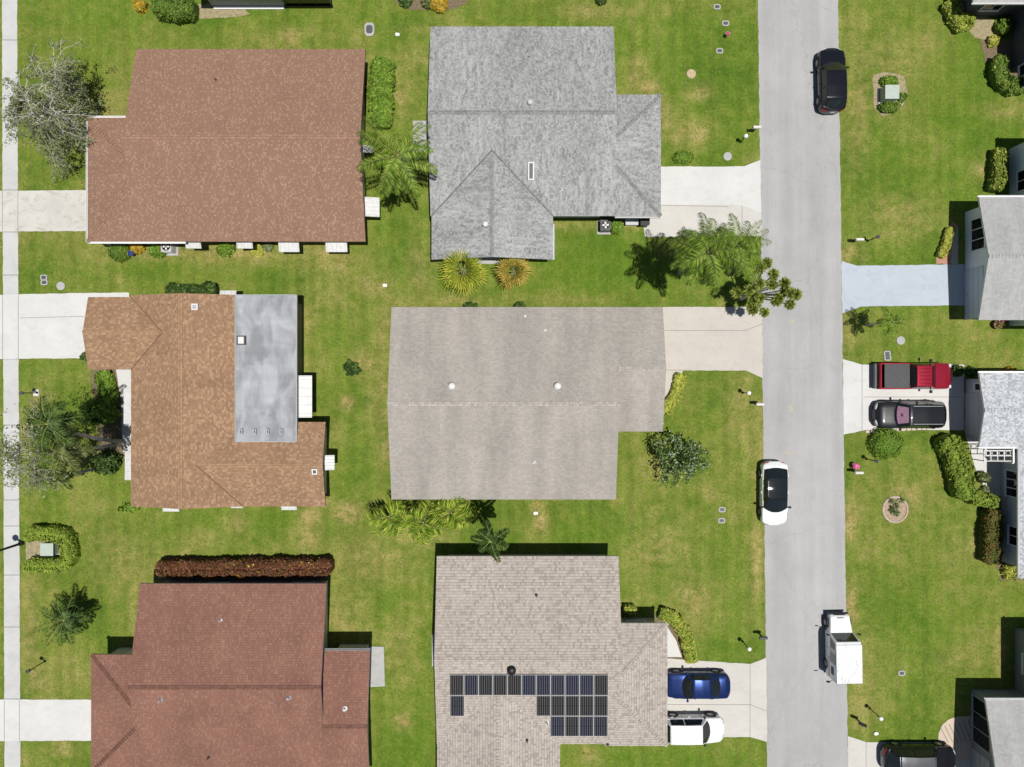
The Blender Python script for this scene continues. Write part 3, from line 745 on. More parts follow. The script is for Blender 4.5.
tr = MB(); tr.box(((X1 + .035), (Y0 + Y1) / 2, 3.05), (.06, Y1 - Y0 + .1, .2)); tr.box(((X0 + X1) / 2, Y1 + .035, 3.05), (X1 - X0, .06, .2)); tr.box(((X0 + X1) / 2, Y0 - .035, 3.06), (X1 - X0, .06, .18)); tr.box((X0 - .035, (Y0 + Y1) / 2, 3.08), (.06, Y1 - Y0 + .1, .18))
part(tr, 'edge_trim', M['grey'], FRF, h.loc)
ln = MB(); e0 = X1 + .02; ln.box(((X0 + e0) / 2, (Y0 + Y1) / 2 + .3, 1.45), (e0 - X0 - .9, Y1 - Y0 - 1.2, 2.9)); part(ln, 'wall', M['dkgrey'], h.root, h.loc, label='dark screened porch wall under the flat roof')
def flatbox(px, py, a, b, hh, mat, nm, inner=None):
    p = P(px, py, 3.12); k = MB(); e = .07
    for q in (-1, 1):
        k.box((p.x + q * (a / 2 - e / 2), p.y, p.z + hh / 2), (e, b, hh)); k.box((p.x, p.y + q * (b / 2 - e / 2), p.z + hh / 2), (a - 2 * e, e, hh))
    o = part(k, nm, mat, FRF, h.loc)
    k = MB(); k.box((p.x, p.y, p.z + hh * .7), (a - 2 * e, b - 2 * e, .03)); part(k, 'pane' , inner or M['offwhite'], o, h.loc)
flatbox(242.3, 340.5, .55, .6, .3, M['dkgrey'], 'skylight')
for x in (242, 255.5, 268.5, 282): flatbox(x, 431.5, .2, .36, .22, M['grey'], 'roof_vent', M['black'])
h.boxvent(w1, 195.5, 307, .42, M['offwhite'], M['grey']); h.boxvent(w3, 315, 471, .36, M['offwhite'], M['dkgrey'], .4)
w5 = Wing(243, 296, 295.5, 441, ze=2.9, over=.2)
h.awning(w5, 'E', (296, 375.5), (312, 417.5), 2.35); h.awning(w3, 'E', (324, 455), (334.5, 470), 2.25)
h.awning(w3, 'S', (281.5, 505), (297, 510), 2.0); h.awning(w3, 'S', (231, 505), (243, 508), 2.2); h.awning(w1, 'S', (163, 505), (179.5, 511.5), 1.9); h.awning(w1, 'N', (220, 297), (236.5, 290.5), 2.0); h.awning(w1, 'W', (124.8, 451), (133, 480), 2.2); h.awning(w1, 'W', (123.6, 388), (133, 424), 2.2)
h.garage(w2, 'W', 2.2, 3.6); h.window(w1, 'W', 12.5, 1.6); h.door(w1, 'W', 7.2); h.window(w3, 'S', 8.5); h.window(w3, 'E', 2.6, 1.0); h.window(w2, 'N', 2.5, 1.2)
# --- greige roof, centre
w1 = Wing(391.5, 615.8, 307, 499.5, N=SL, S=SL); w2 = Wing(603, 662.8, 307, 431.5, drop=.006, N=SL, S=SL)
h = House('large grey beige house with two white round roof vents', [w1, w2], M['sh_beige'], M['wall_tan'], M['offwhite'], cap_mat('beige', (.385,.355,.32)))
h.garage(w2, 'E', 3.8, 4.8); h.window(w1, 'N', 4); h.window(w1, 'N', 10); h.window(w1, 'S', 4); h.window(w1, 'S', 9); h.window(w1, 'S', 13); h.window(w1, 'W', 4); h.window(w1, 'W', 9); h.door(w2, 'S', 3.2); h.window(w1, 'E', 10.5)
h.dome(w1, 452, 386, .24, M['offwhite'], .34); h.dome(w1, 557.5, 386, .24, M['offwhite'], .34); h.pipe(w1, 533.8, 462, .06, .3, M['offwhite']); h.pipe(w1, 545, 330, .05, .2, M['offwhite']); h.pipe(w1, 525, 316, .05, .2, M['offwhite'])
# --- pale mottled roof with solar panels, bottom centre
w1 = Wing(436.8, 618.6, 556, 744, N=SL, S=SL); w2 = Wing(605, 667.5, 623, 746, drop=.006, N=SL, S=SL, E=SL); w3 = Wing(437, 560, 660, 800, drop=.003, W=SL, E=SL)
h = House('pale mottled shingle house carrying an array of solar panels', [w1, w2, w3], M['sh_tile'], M['wall_tan'], M['offwhite'], cap_mat('tile', (.40,.35,.31)))
h.garage(w2, 'E', 4.6, 4.9); h.window(w1, 'N', 4); h.window(w1, 'N', 9); h.window(w2, 'N', 1.8, 1.2); h.window(w1, 'W', 4); h.door(w1, 'W', 7); h.window(w3, 'W', 7.7); h.window(w2, 'S', 3)
h.dome(w1, 511.5, 669.5, .3, M['black'], .36); h.pipe(w1, 536.3, 595, .05, .3, M['dkgrey']); h.pipe(w1, 547, 722.5, .07, .4, M['white']); h.pipe(w1, 607.5, 744, .06, .2, M['dkgrey']); h.pipe(w3, 527, 740, .05, .3, M['dkgrey'])
M['panel_frame'] = plain('pale_panel_frame', (.45, .45, .44), .4, .05)
def panel(x0, x1, y0, y1, wg):
    def pt(px, py, l):
        a = wg.at(px, py, l); return a
    mb = MB(); mb.uv = []
    q = [pt(x0, y1, .13), pt(x1, y1, .13), pt(x1, y0, .13), pt(x0, y0, .13)]
    nr = (q[1] - q[0]).cross(q[3] - q[0]).normalized()
    lo = [v - nr * .04 for v in q]
    for i in range(4): mb.face([lo[i], lo[(i + 1) % 4], q[(i + 1) % 4], q[i]])
    mb.face(lo[::-1])
    c = sum(q, Vector()) / 4; wd = (q[1] - q[0]).length; ht = (q[3] - q[0]).length; u = (q[1] - q[0]) / wd; v = (q[3] - q[0]) / ht; e = .026
    ins = [q[0] + u * e + v * e, q[1] - u * e + v * e, q[2] - u * e - v * e, q[3] + u * e - v * e]
    for i in range(4): mb.face([q[i], q[(i + 1) % 4], ins[(i + 1) % 4], ins[i]])
    for z_ in (.25, .75):  # mounting rails
        a = q[0] + v * ht * z_ - nr * .085; mb.tube([a, a + u * wd], .03, 4)
    f = part(mb, 'solar_panel', M['panel_frame'], h.root, h.loc)
    k = MB(); md = e * .45; m1 = [ins[0] + (ins[3] - ins[0]) * .5, ins[1] + (ins[2] - ins[1]) * .5]
    dn = nr * .004
    k.face([ins[0] - dn, ins[1] - dn, m1[1] - v * md - dn, m1[0] - v * md - dn], 0, [(0, 0), (1, 0), (1, .5), (0, .5)])
    k.face([m1[0] + v * md - dn, m1[1] + v * md - dn, ins[2] - dn, ins[3] - dn], 0, [(0, .5), (1, .5), (1, 1), (0, 1)])
    part(k, 'solar_cells', M['cells'], f, h.loc)
PW, G_ = 14.45, .15
def prow(x0, x1, n_, y0, y1, wg=None):
    d = (x1 - x0) / n_
    for i in range(n_): panel(x0 + i * d, x0 + (i + 1) * d - G_, y0, y1, wg or w1)
prow(449.6, 608.4, 11, 674.8, 695.4); prow(450, 464.4, 1, 695.7, 716.3); prow(536.4, 608.2, 5, 695.7, 716.0); prow(550.6, 608, 4, 716.3, 736.4)
# --- red brown roof, bottom left
w1 = Wing(140, 326.5, 583.5, 773, N=SL * .92, S=SL * .92); w2 = Wing(91, 155, 654.5, 773, drop=.006, N=SL * .92, S=SL * .92, W=SL * .92); w3 = Wing(322.5, 370, 650.5, 790, ze=2.62, N=SL * .8, S=SL * .8)
h = House('red brown shingled house with a lower wing on the right', [w1, w2, w3], M['sh_red'], M['wall_cream'], M['grey'], cap_mat('red', (.175,.088,.066)))
h.gutter(w3, 'N', M['grey']); h.garage(w2, 'W', 4.6, 4.4); h.window(w1, 'N', 4); h.window(w1, 'N', 10); h.door(w3, 'E', 3); h.door(w2, 'N', 1.6)
h.pipe(w1, 161, 699.5, .07, .3, M['alu']); h.pipe(w1, 289, 697.5, .08, .3, M['alu']); h.pipe(w3, 345, 708.5, .08, .3, M['white']); h.pipe(w1, 221, 620, .05, .3, M['offwhite']); h.pipe(w1, 209, 757, .05, .3, M['dkgrey'])
# --- top edge: only the shaded garden wall of this house reaches into the frame
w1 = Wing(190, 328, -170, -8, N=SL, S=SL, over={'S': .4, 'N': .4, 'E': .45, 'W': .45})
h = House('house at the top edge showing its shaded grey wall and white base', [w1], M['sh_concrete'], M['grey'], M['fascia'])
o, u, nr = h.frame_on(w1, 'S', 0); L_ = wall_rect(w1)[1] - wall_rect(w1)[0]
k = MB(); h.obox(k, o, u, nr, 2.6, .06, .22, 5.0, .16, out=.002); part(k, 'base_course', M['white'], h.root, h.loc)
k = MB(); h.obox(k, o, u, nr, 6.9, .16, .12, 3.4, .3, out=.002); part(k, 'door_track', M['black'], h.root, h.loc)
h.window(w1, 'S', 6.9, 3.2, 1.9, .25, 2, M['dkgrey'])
# --- right hand row, gable ends facing the road
def right_house(label, gx, y0, y1, bx, b0, b1, roof, wall, fascia, gable=SL, over=None, body=True):
    wg = Wing(gx, bx + 60, y0, y1, N=gable, S=gable, over={'W': .75, 'N': .4, 'S': .4, 'E': .3})
    wb = Wing(bx, bx + 210, b0, b1, drop=.004, W=SL, N=SL, S=SL, E=SL)
    hh = House(label, [wg, wb], roof, wall, fascia); hh.g = wg; hh.b = wb
    hh.gutter(wg, 'N', M['white'], 0, .7); hh.gutter(wb, 'W', M['white'])
    return hh
h = right_house('grey cement roofed house with pale blue walls beside the blue driveway', 978.8, 197, 320, 1029, 129, 330, M['sh_concrete'], M['wall_blue'], M['offwhite'], .25)
h.garage(h.g, 'W', 5.9, 3.6, mat=plain('pale_blue_door', (.56, .61, .68), .6, .04)); h.window(h.g, 'W', 1.85, 2.2, 1.45, .75, 2); h.window(h.b, 'W', 2.6, 1.4, 1.2); h.window(h.g, 'N', 2)
h.window(h.b, 'S', 1.6, 1.2)
h = right_house('silver mottled roofed house behind the red pickup and black sport utility car', 979.2, 373, 447, 1020, 447, 578, M['sh_silver'], M['wall_grey'], M['white'], .23)
h.garage(h.g, 'W', 2.5, 3.0, mat=M['wall_grey']); h.window(h.g, 'W', .55, .5, .9, 1.1, 0); h.window(h.b, 'W', 2.2, 1.8, 1.5, .6, 2); h.window(h.b, 'W', 5.8, 1.3, 1.1, .9); h.gutter(h.g, 'S', M['white'], 0, .4)
# white iron trellis over the porch corner between the two wings
k = MB(); zt = 2.42; a = P(984.5, 450.5, zt); b = P(1011.5, 461, zt)
for y in (a.y, (a.y + b.y) / 2, b.y): k.box(((a.x + b.x) / 2, y, zt), (b.x - a.x + .06, .055, .05))
for i in range(5): k.box((a.x + (b.x - a.x) * i / 4, (a.y + b.y) / 2, zt - .052), (.05, a.y - b.y, .05))
for i in range(4):
    c_ = Vector((a.x + (b.x - a.x) * (i + .5) / 4, a.y * .75 + b.y * .25, zt)); k.tube([(c_.x + .17 * math.cos(q), c_.y + .15 * math.sin(q), zt + .002) for q in np.linspace(0, 6.28, 15)], .02, 5, cap=False)
for x in (a.x, b.x): k.tube([(x, b.y, 0), (x, b.y, zt - .03)], .035, 6)
part(k, 'porch_trellis', M['offwhite'], h.root, h.loc)
k = MB(); a = P(1013, 447, 2.5); b = P(1013, 463, 2.5); k.box(((a.x + b.x) / 2, (a.y + b.y) / 2, 2.52), (.1, abs(a.y - b.y), .12)); k.box((a.x, b.y, 1.25), (.1, .1, 2.5)); part(k, 'porch_post', M['white'], h.root, h.loc)
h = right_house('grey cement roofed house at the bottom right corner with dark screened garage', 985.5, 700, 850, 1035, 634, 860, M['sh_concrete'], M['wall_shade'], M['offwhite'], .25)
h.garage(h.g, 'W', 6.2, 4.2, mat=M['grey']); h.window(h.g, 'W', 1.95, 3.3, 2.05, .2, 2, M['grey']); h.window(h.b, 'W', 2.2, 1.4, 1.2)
h = right_house('house at the top right corner with a white gutter and grey roof', 973, -130, 2, 1031, -140, 60, M['sh_concrete'], M['wall_deep_shade'], M['offwhite'], .25)
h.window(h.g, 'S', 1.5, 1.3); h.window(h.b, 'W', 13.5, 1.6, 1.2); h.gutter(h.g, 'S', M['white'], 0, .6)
# ------------------------------------------------------------------ vehicles (x forward, y left)
def paint(name, c, metal=0.0, rough=.28, coat=.7):
    n = N(name); f = n.noise(n.coord(), 3, 4); f2 = n.noise(n.coord(), 25, 3)
    col = n.ramp(f, [(.3, tuple(x * .93 for x in c)), (.7, tuple(min(1, x * 1.07) for x in c))])
    n.base(col, rough, .12, metal, coat)
    n.val(n.b.inputs['Roughness'], n.ramp(f2, [(.3, rough * .8), (.7, rough * 1.3)]))
    return n.mat
def lerp(tab, x):
    if x <= tab[0][0]: return tab[0][1]
    for (a, b), (c, d) in zip(tab, tab[1:]):
        if x <= c: t = (x - a) / (c - a); return b + (d - b) * t
    return tab[-1][1]
def smoothtab(tab, x, w=.09):
    return sum(lerp(tab, x + k * w) for k in (-1, -.5, 0, .5, 1)) / 5
M['clear'] = None
n = N('clear_windscreen'); tr = n.n('ShaderNodeBsdfTransparent'); tr.inputs[0].default_value = (.75, .8, .8, 1)
gl = n.n('ShaderNodeBsdfGlossy'); gl.inputs['Roughness'].default_value = .05
mx = n.n('ShaderNodeMixShader'); mx.inputs[0].default_value = .05; n.l(tr.outputs[0], mx.inputs[1]); n.l(gl.outputs[0], mx.inputs[2]); n.l(mx.outputs[0], n.out.inputs[0]); M['clear'] = n.mat
M['gloss'] = plain('gloss_black', (.012, .013, .014), .12, .1, spec=.5)
M['trim'] = plain('black_plastic_trim', (.02, .02, .021), .6, .15)
M['interior'] = plain('dark_interior', (.03, .03, .03), .8, .2)
M['plate'] = plain('number_plate', (.55, .56, .55), .5, .1)
def wheels(root, L, W, xf, xr, r=.34, wd=.22):
    proto = None
    for x in (xf, xr):
        for sd in (1, -1):
            if proto is None:
                t = MB(); t.lathe([(r * .62, -wd / 2), (r * .93, -wd / 2), (r, -wd / 2 + .03), (r, wd / 2 - .03), (r * .93, wd / 2), (r * .62, wd / 2)], (0, 0, 0), 24, 0, 'Y')
                o = part(t, 'wheel', M['rubber'], root, (0, 0, 0), 35)
                k = MB(); k.lathe([(r * .62, -wd / 2 + .01), (r * .6, -wd / 2 + .03), (r * .2, -wd / 2 + .05), (0, -wd / 2 + .05)], (0, 0, 0), 24, 0, 'Y')
                k.lathe([(r * .62, wd / 2 - .01), (r * .6, wd / 2 - .03), (r * .2, wd / 2 - .02), (0, wd / 2 - .02)], (0, 0, 0), 24, 0, 'Y')
                for q in range(5):
                    a = 2 * math.pi * q / 5
                    for s_ in (-1, 1): k.box((math.cos(a) * r * .34, s_ * (wd / 2 - .012), math.sin(a) * r * .34), (.05, .02, .05))
                part(k, 'rim', M['rim'], o, (0, 0, 0), 35); proto = o
            else: o = copy_tree(proto, root)
            o.location = (x, sd * (W / 2 - wd / 2 + .005), r)
def arches(root, W, xf, xr, r=.34):
    for x in (xf, xr):
        for sd in (1, -1):
            k = MB(); y = sd * (W / 2 + .006)
            for i in range(14):
                a0 = math.pi * i / 14; a1 = math.pi * (i + 1) / 14
                ri, ro = r * 1.02, r * 1.17
                pts = [(x + ri * math.cos(a0), y, r + ri * math.sin(a0)), (x + ro * math.cos(a0), y, r + ro * math.sin(a0)), (x + ro * math.cos(a1), y, r + ro * math.sin(a1)), (x + ri * math.cos(a1), y, r + ri * math.sin(a1))]
                k.face(pts if sd < 0 else pts[::-1])
                q = [(p[0], y - sd * .12, p[2]) for p in pts]
                k.face([pts[1], q[1], q[2], pts[2]])
            part(k, 'wheel_arch', M['trim'], root)
def make_car(name, label, cat, loc, rz, L, W, pm, prof, belt, gh, roofz, wheel=(.30, -.30), nose=.32, tail=.28, rails=False, panoramic=False, roof_mat=None, wr=.80, shade=None, group=None, grille=True, third=True):
    """prof: (x/L, z) of the bonnet/boot line; gh: x/L of cowl, roof front, roof rear, rear glass base"""
    root = thing(name, label, cat, loc, rz, group)
    xs_ = np.concatenate([np.linspace(-.5, -.36, 10), np.linspace(-.34, .34, 20), np.linspace(.36, .5, 10)])
    def hw(t):      # half width in plan, rounded ends
        if t > 0: e = max(0, (t - (.5 - nose)) / nose); return W / 2 * (1 - .10 * e ** 2 - .55 * max(0, (t - .425) / .075) ** 2.4)
        e = max(0, (-t - (.5 - tail)) / tail); return W / 2 * (1 - .07 * e ** 2 - .48 * max(0, (-t - .43) / .07) ** 2.4)
    vs_ = []; K = None
    for t in xs_:
        x = t * L; w_ = hw(t); zt = smoothtab(prof, t, .035); end = max(0, (abs(t) - .44) / .06)
        zb = .2 + .12 * end ** 2; sh = min(belt, zt - .03); zm = (zb + sh) / 2
        half = [(0, zb), (w_ * .82, zb), (w_ * .96, zb + .1), (w_, zm), (w_ * .985, sh - .1), (w_ * .94, sh), (w_ * .86, min(zt, sh + .05)), (w_ * .5, zt + .01), (0, zt + .025)]
        ring = half + [(-y, z) for y, z in half[-2:0:-1]]
        K = len(ring); vs_ += [(x, y, z) for y, z in ring]
    fs_ = []
    for i in range(len(xs_) - 1):
        for k in range(K): fs_.append((i * K + k, i * K + (k + 1) % K, (i + 1) * K + (k + 1) % K, (i + 1) * K + k))
    fs_.append(tuple(range(K - 1, -1, -1))); fs_.append(tuple(range((len(xs_) - 1) * K, len(xs_) * K)))
    b = MB(); b.mesh(vs_, fs_)
    body = part(b, 'body', pm, root, (0, 0, 0), 38)
    # greenhouse
    xa, xb, xc, xd = [g * L for g in gh]
    zA, zD = smoothtab(prof, gh[0]) + .0, smoothtab(prof, gh[3]) + .0
    tabz = [(xd, zD), (xc, roofz - .05), ((xb + xc) / 2, roofz), (xb, roofz - .035), (xa, zA)]
    def gw(t): return hw(t) * .93
    def secp(x, f):     # f in -1..1 across the roof; returns point on the top skin
        z = smoothtab([(a, c) for a, c in tabz], x, L * .012); q = min(1, max(0, (z - belt) / (roofz - belt)))
        wt = gw(x / L) * (1 - (1 - wr) * q)
        x2 = x - .24 * f * f * max(0, (x - xb) / (xa - xb)) + .16 * f * f * max(0, (xc - x) / (xc - xd)); return Vector((x2, wt * f, z - .045 * f * f))
    g = MB(); gx_ = np.linspace(xd, xa, 26); rows = []
    for x in gx_:
        base = gw(x / L); top = [secp(x, f) for f in (1, .8, .4, 0, -.4, -.8, -1)]
        zb = belt - .06
        rows.append([Vector((top[0].x, base, min(zb, top[0].z)))] + top + [Vector((top[-1].x, -base, min(zb, top[-1].z)))])
    n_ = len(rows[0])
    for i in range(len(rows) - 1):
        for k in range(n_ - 1): g.face([rows[i][k], rows[i][k + 1], rows[i + 1][k + 1], rows[i + 1][k]])
    for r_ in (rows[0][::-1], rows[-1]): g.face(r_)
    part(g, 'cabin', M['gloss'] if panoramic else pm, body, (0, 0, 0), 45)
    def skin(x0, x1, f0, f1, lift, nm, mat, parent=root, nx=8, nf=6, taper=0.0):
        k = MB(); pts = []
        for i in range(nx + 1):
            x = x0 + (x1 - x0) * i / nx; rw = []
            for j in range(nf + 1):
                f = f0 + (f1 - f0) * j / nf; e = 1e-2 * (1 if x0 < x1 else -1)
                p = secp(x, f); du = secp(x + .02, f) - secp(x - .02, f); dv = secp(x, f + .05) - secp(x, f - .05)
                nr = du.cross(dv); nr.normalize(); nr = nr if nr.z > 0 else -nr
                rw.append(p + nr * lift)
            pts.append(rw)
        for i in range(nx):
            for j in range(nf): k.face([pts[i][j], pts[i + 1][j], pts[i + 1][j + 1], pts[i][j + 1]])
        return part(k, nm, mat, parent, (0, 0, 0), True)
    if shade:
        skin(xa - .12, xb + .05, -.80, .80, .012, 'windscreen_backing', M['interior'])
        skin(xa - .05, xb - .0, -.88, .88, .034, 'windscreen', M['clear'])
        s = MB(); # the folded sunshade is a thing of its own, placed later in world space
        o = skin(xa - .16, xb + .06, -.72, .72, .022, 'sunshade', shade)
        k = MB(); p = secp((xa * .45 + xb * .55), 0); k.box((p.x, p.y, p.z + .034), (.16, .2, .012)); part(k, 'mirror_notch', M['trim'], o)
        o.parent = None; o.matrix_world = Matrix.Translation(Vector(loc)) @ Matrix.Rotation(rz, 4, 'Z')
        tag(o, 'pink sunshade spread behind the windscreen of the black driveway car', 'sunshade')
    else:
        skin(xa - .03, xb + .02, -.90, .90, .012, 'windscreen', M['glass'])
        for sd in (.5, -.25):
            k = MB(); a = secp(xa - .06, sd); b2 = secp(xa - .35, sd + .35); k.tube([a + Vector((0, 0, .03)), b2 + Vector((0, 0, .03))], .012, 4); part(k, 'wiper', M['trim'], root)
    skin(xd + .06, xc - .03, -.84, .84, .012, 'rear_window', M['glass'])
    if panoramic: skin(xc + .02, xb - .06, -.90, .90, .012, 'glass_roof', M['glass'], nx=10)
    elif roof_mat: skin(xc + .0, xb - .0, -.97, .97, .010, 'roof_reflection_panel', roof_mat, nx=10)
    # side glass between pillars
    cuts = [xc + (.05 if third else .2), (xb + xc) / 2 - .1, xb - .12]
    for sd in (1, -1):
        spans = [(cuts[0], cuts[1] - .04, 0, 0), (cuts[1] + .04, cuts[2], 0, .42)]
        if third and gh[3] < -.4: spans.append((xd + .35, cuts[0] - .1, .05, 0))
        for x0, x1, ea, eb in spans:
            k = MB(); q = []
            for i in range(7):
                x = x0 + (x1 - x0) * i / 6; rw = []
                xe = x + eb * (i / 6)
                for f in (.12, .5, .9):
                    xx = xe + (x - xe) * f
                    t1 = secp(xx, sd); b1 = Vector((t1.x, sd * gw(xx / L), min(belt - .0, t1.z)))
                    p = b1.lerp(t1, f); rw.append(p + Vector((0, sd * .014, .004)))
                q.append(rw)
            for i in range(6):
                for j in range(2): k.face([q[i][j], q[i + 1][j], q[i + 1][j + 1], q[i][j + 1]])
            part(k, 'side_window', M['glass'], root, (0, 0, 0), True)
    r = .345 if roofz < 1.6 else .38
    arches(root, W, wheel[0] * L, wheel[1] * L, r); wheels(root, L, W + .01, wheel[0] * L, wheel[1] * L, r)
    for sd in (1, -1):
        # lamps wrap round the corners
        for nm, sgn, mat, zz, hh in (('headlight', 1, M['lens'], smoothtab(prof, .47) - .10, .13), ('tail_light', -1, M['red'], smoothtab(prof, -.47) - .14, .18)):
            k = MB(); q = []
            for i in range(7):
                t = .462 + .034 * i / 6; x = sgn * t * L; y = sd * (hw(sgn * t) + .012)
                q.append(((x, y, zz - hh / 2), (x, y * .97, zz + hh / 2), (x - sgn * .03, y * .84, zz + hh / 2 + .035)))
            for i in range(6):
                for j in range(2): k.face([q[i][j], q[i + 1][j], q[i + 1][j + 1], q[i][j + 1]])
            part(k, nm, mat, root, (0, 0, 0), True)
        k = MB(); xm = xa - .42; k.tube([(xm, sd * W * .45, belt - .02), (xm, sd * (W / 2 - .02), belt + .02)], .035, 5); k.lathe([(0, -.11), (.06, -.09), (.085, 0), (.07, .09), (0, .11)], (xm, sd * (W / 2 + .05), belt + .04), 10, 0, 'Y')
        part(k, 'wing_mirror', M['trim'] if pm.name.startswith(('black', 'white')) else pm, root, (0, 0, 0), True)
        for xh in (cuts[1] - .75, cuts[1] + .25 + .2):
            k = MB(); k.box((xh, sd * (W / 2 + .012), belt - .14), (.17, .03, .03)); part(k, 'door_handle', pm, root)
        if rails:
            k = MB(); pts = [secp(x, sd * .88) + Vector((0, 0, .05)) for x in np.linspace(xc - .1, xb - .25, 8)]; pts[0].z -= .06; pts[-1].z -= .06; k.tube(pts, .026, 5); part(k, 'roof_rail', M['alu'], root)
    if grille:
        k = MB(); zg = smoothtab(prof, .49) - .22; k.box((L / 2 - .015, 0, zg), (.05, W * .5, .14)); k.box((L / 2 - .02, 0, .32), (.06, W * .6, .1)); part(k, 'grille', M['trim'], root)
    k = MB(); k.box((-L / 2 - .002, 0, .62), (.03, .32, .15)); part(k, 'number_plate', M['plate'], root)
    # thin dark shut lines on bonnet and doors
    k = MB()
    for xh in (cuts[1], cuts[2] + .25, cuts[0] - .15):
        for sd in (1, -1): k.box((xh, sd * (W / 2 + .001), belt - .34), (.012, .012, .46))
    part(k, 'door_seam', M['trim'], root)
    return root
black = paint('black_car_paint', (.008, .009, .013)); white = paint('white_car_paint', (.74, .75, .75)); blue = paint('blue_car_paint', (.012, .028, .115), .4); red = paint('red_car_paint', (.27, .012, .03), .25)
charcoal = paint('black_charcoal_paint', (.012, .013, .016)); silver = paint('roof_sky_reflection', (.11, .115, .12), .3)  # silver: sky reflection painted as grey on the roof of a black car
SUV = dict(prof=[(-.5, .86), (-.46, .98), (-.3, 1.02), (.12, 1.03), (.24, 1.0), (.42, .90), (.48, .76), (.5, .66)], belt=.98)
SEDAN = dict(prof=[(-.5, .82), (-.46, .99), (-.36, 1.03), (-.2, 1.0), (.12, .98), (.24, .94), (.42, .80), (.48, .68), (.5, .60)], belt=.93)
make_car('parked_car', 'black hatchback parked on the right edge of the road, facing the top', 'car', P(827.6, 84.2), R(91.2), 4.5, 1.86, black, SUV['prof'], .96, (.26, .07, -.36, -.47), 1.6, wr=.76)
EVP = [(-.5, .80), (-.46, 1.0), (-.38, 1.08), (-.2, 1.06), (.14, 1.0), (.26, .96), (.42, .82), (.48, .70), (.5, .60)]
make_car('parked_car', 'white car with black glass roof parked at the left road edge', 'car', P(770.6, 491.8), R(-90.3), 4.5, 1.87, white, EVP, .97, (.30, .07, -.26, -.45), 1.5, panoramic=True, wr=.78, third=False)
sh = plain('pink_foil_sunshade', (.62, .30, .42), .45, .35, 14)
make_car('parked_car', 'black three row car with roof rails and a pink windscreen sunshade', 'car', P(904.4, 414.2), R(180), 4.95, 1.93, charcoal, SUV['prof'], 1.0, (.26, .10, -.40, -.475), 1.7, rails=True, shade=sh, wr=.78)
make_car('parked_car', 'metallic blue saloon parked on the beige driveway', 'car', P(694.5, 681.4), R(180), 4.6, 1.82, blue, SEDAN['prof'], .93, (.25, .09, -.17, -.35), 1.44, wr=.74, third=False)
make_car('parked_car', 'white sport utility car parked beside the blue saloon, nose to the road', 'car', P(690, 724.6), R(0.5), 4.45, 1.84, white, SUV['prof'], .98, (.27, .11, -.38, -.47), 1.66, wr=.76)
make_car('parked_car', 'black sport utility car with sky reflection painted on its roof at the bottom edge, by the lower right garage', 'car', P(913.6, 754.5), R(0), 5.1, 1.98, black, SUV['prof'], 1.02, (.27, .13, -.36, -.47), 1.74, roof_mat=silver, wr=.70)

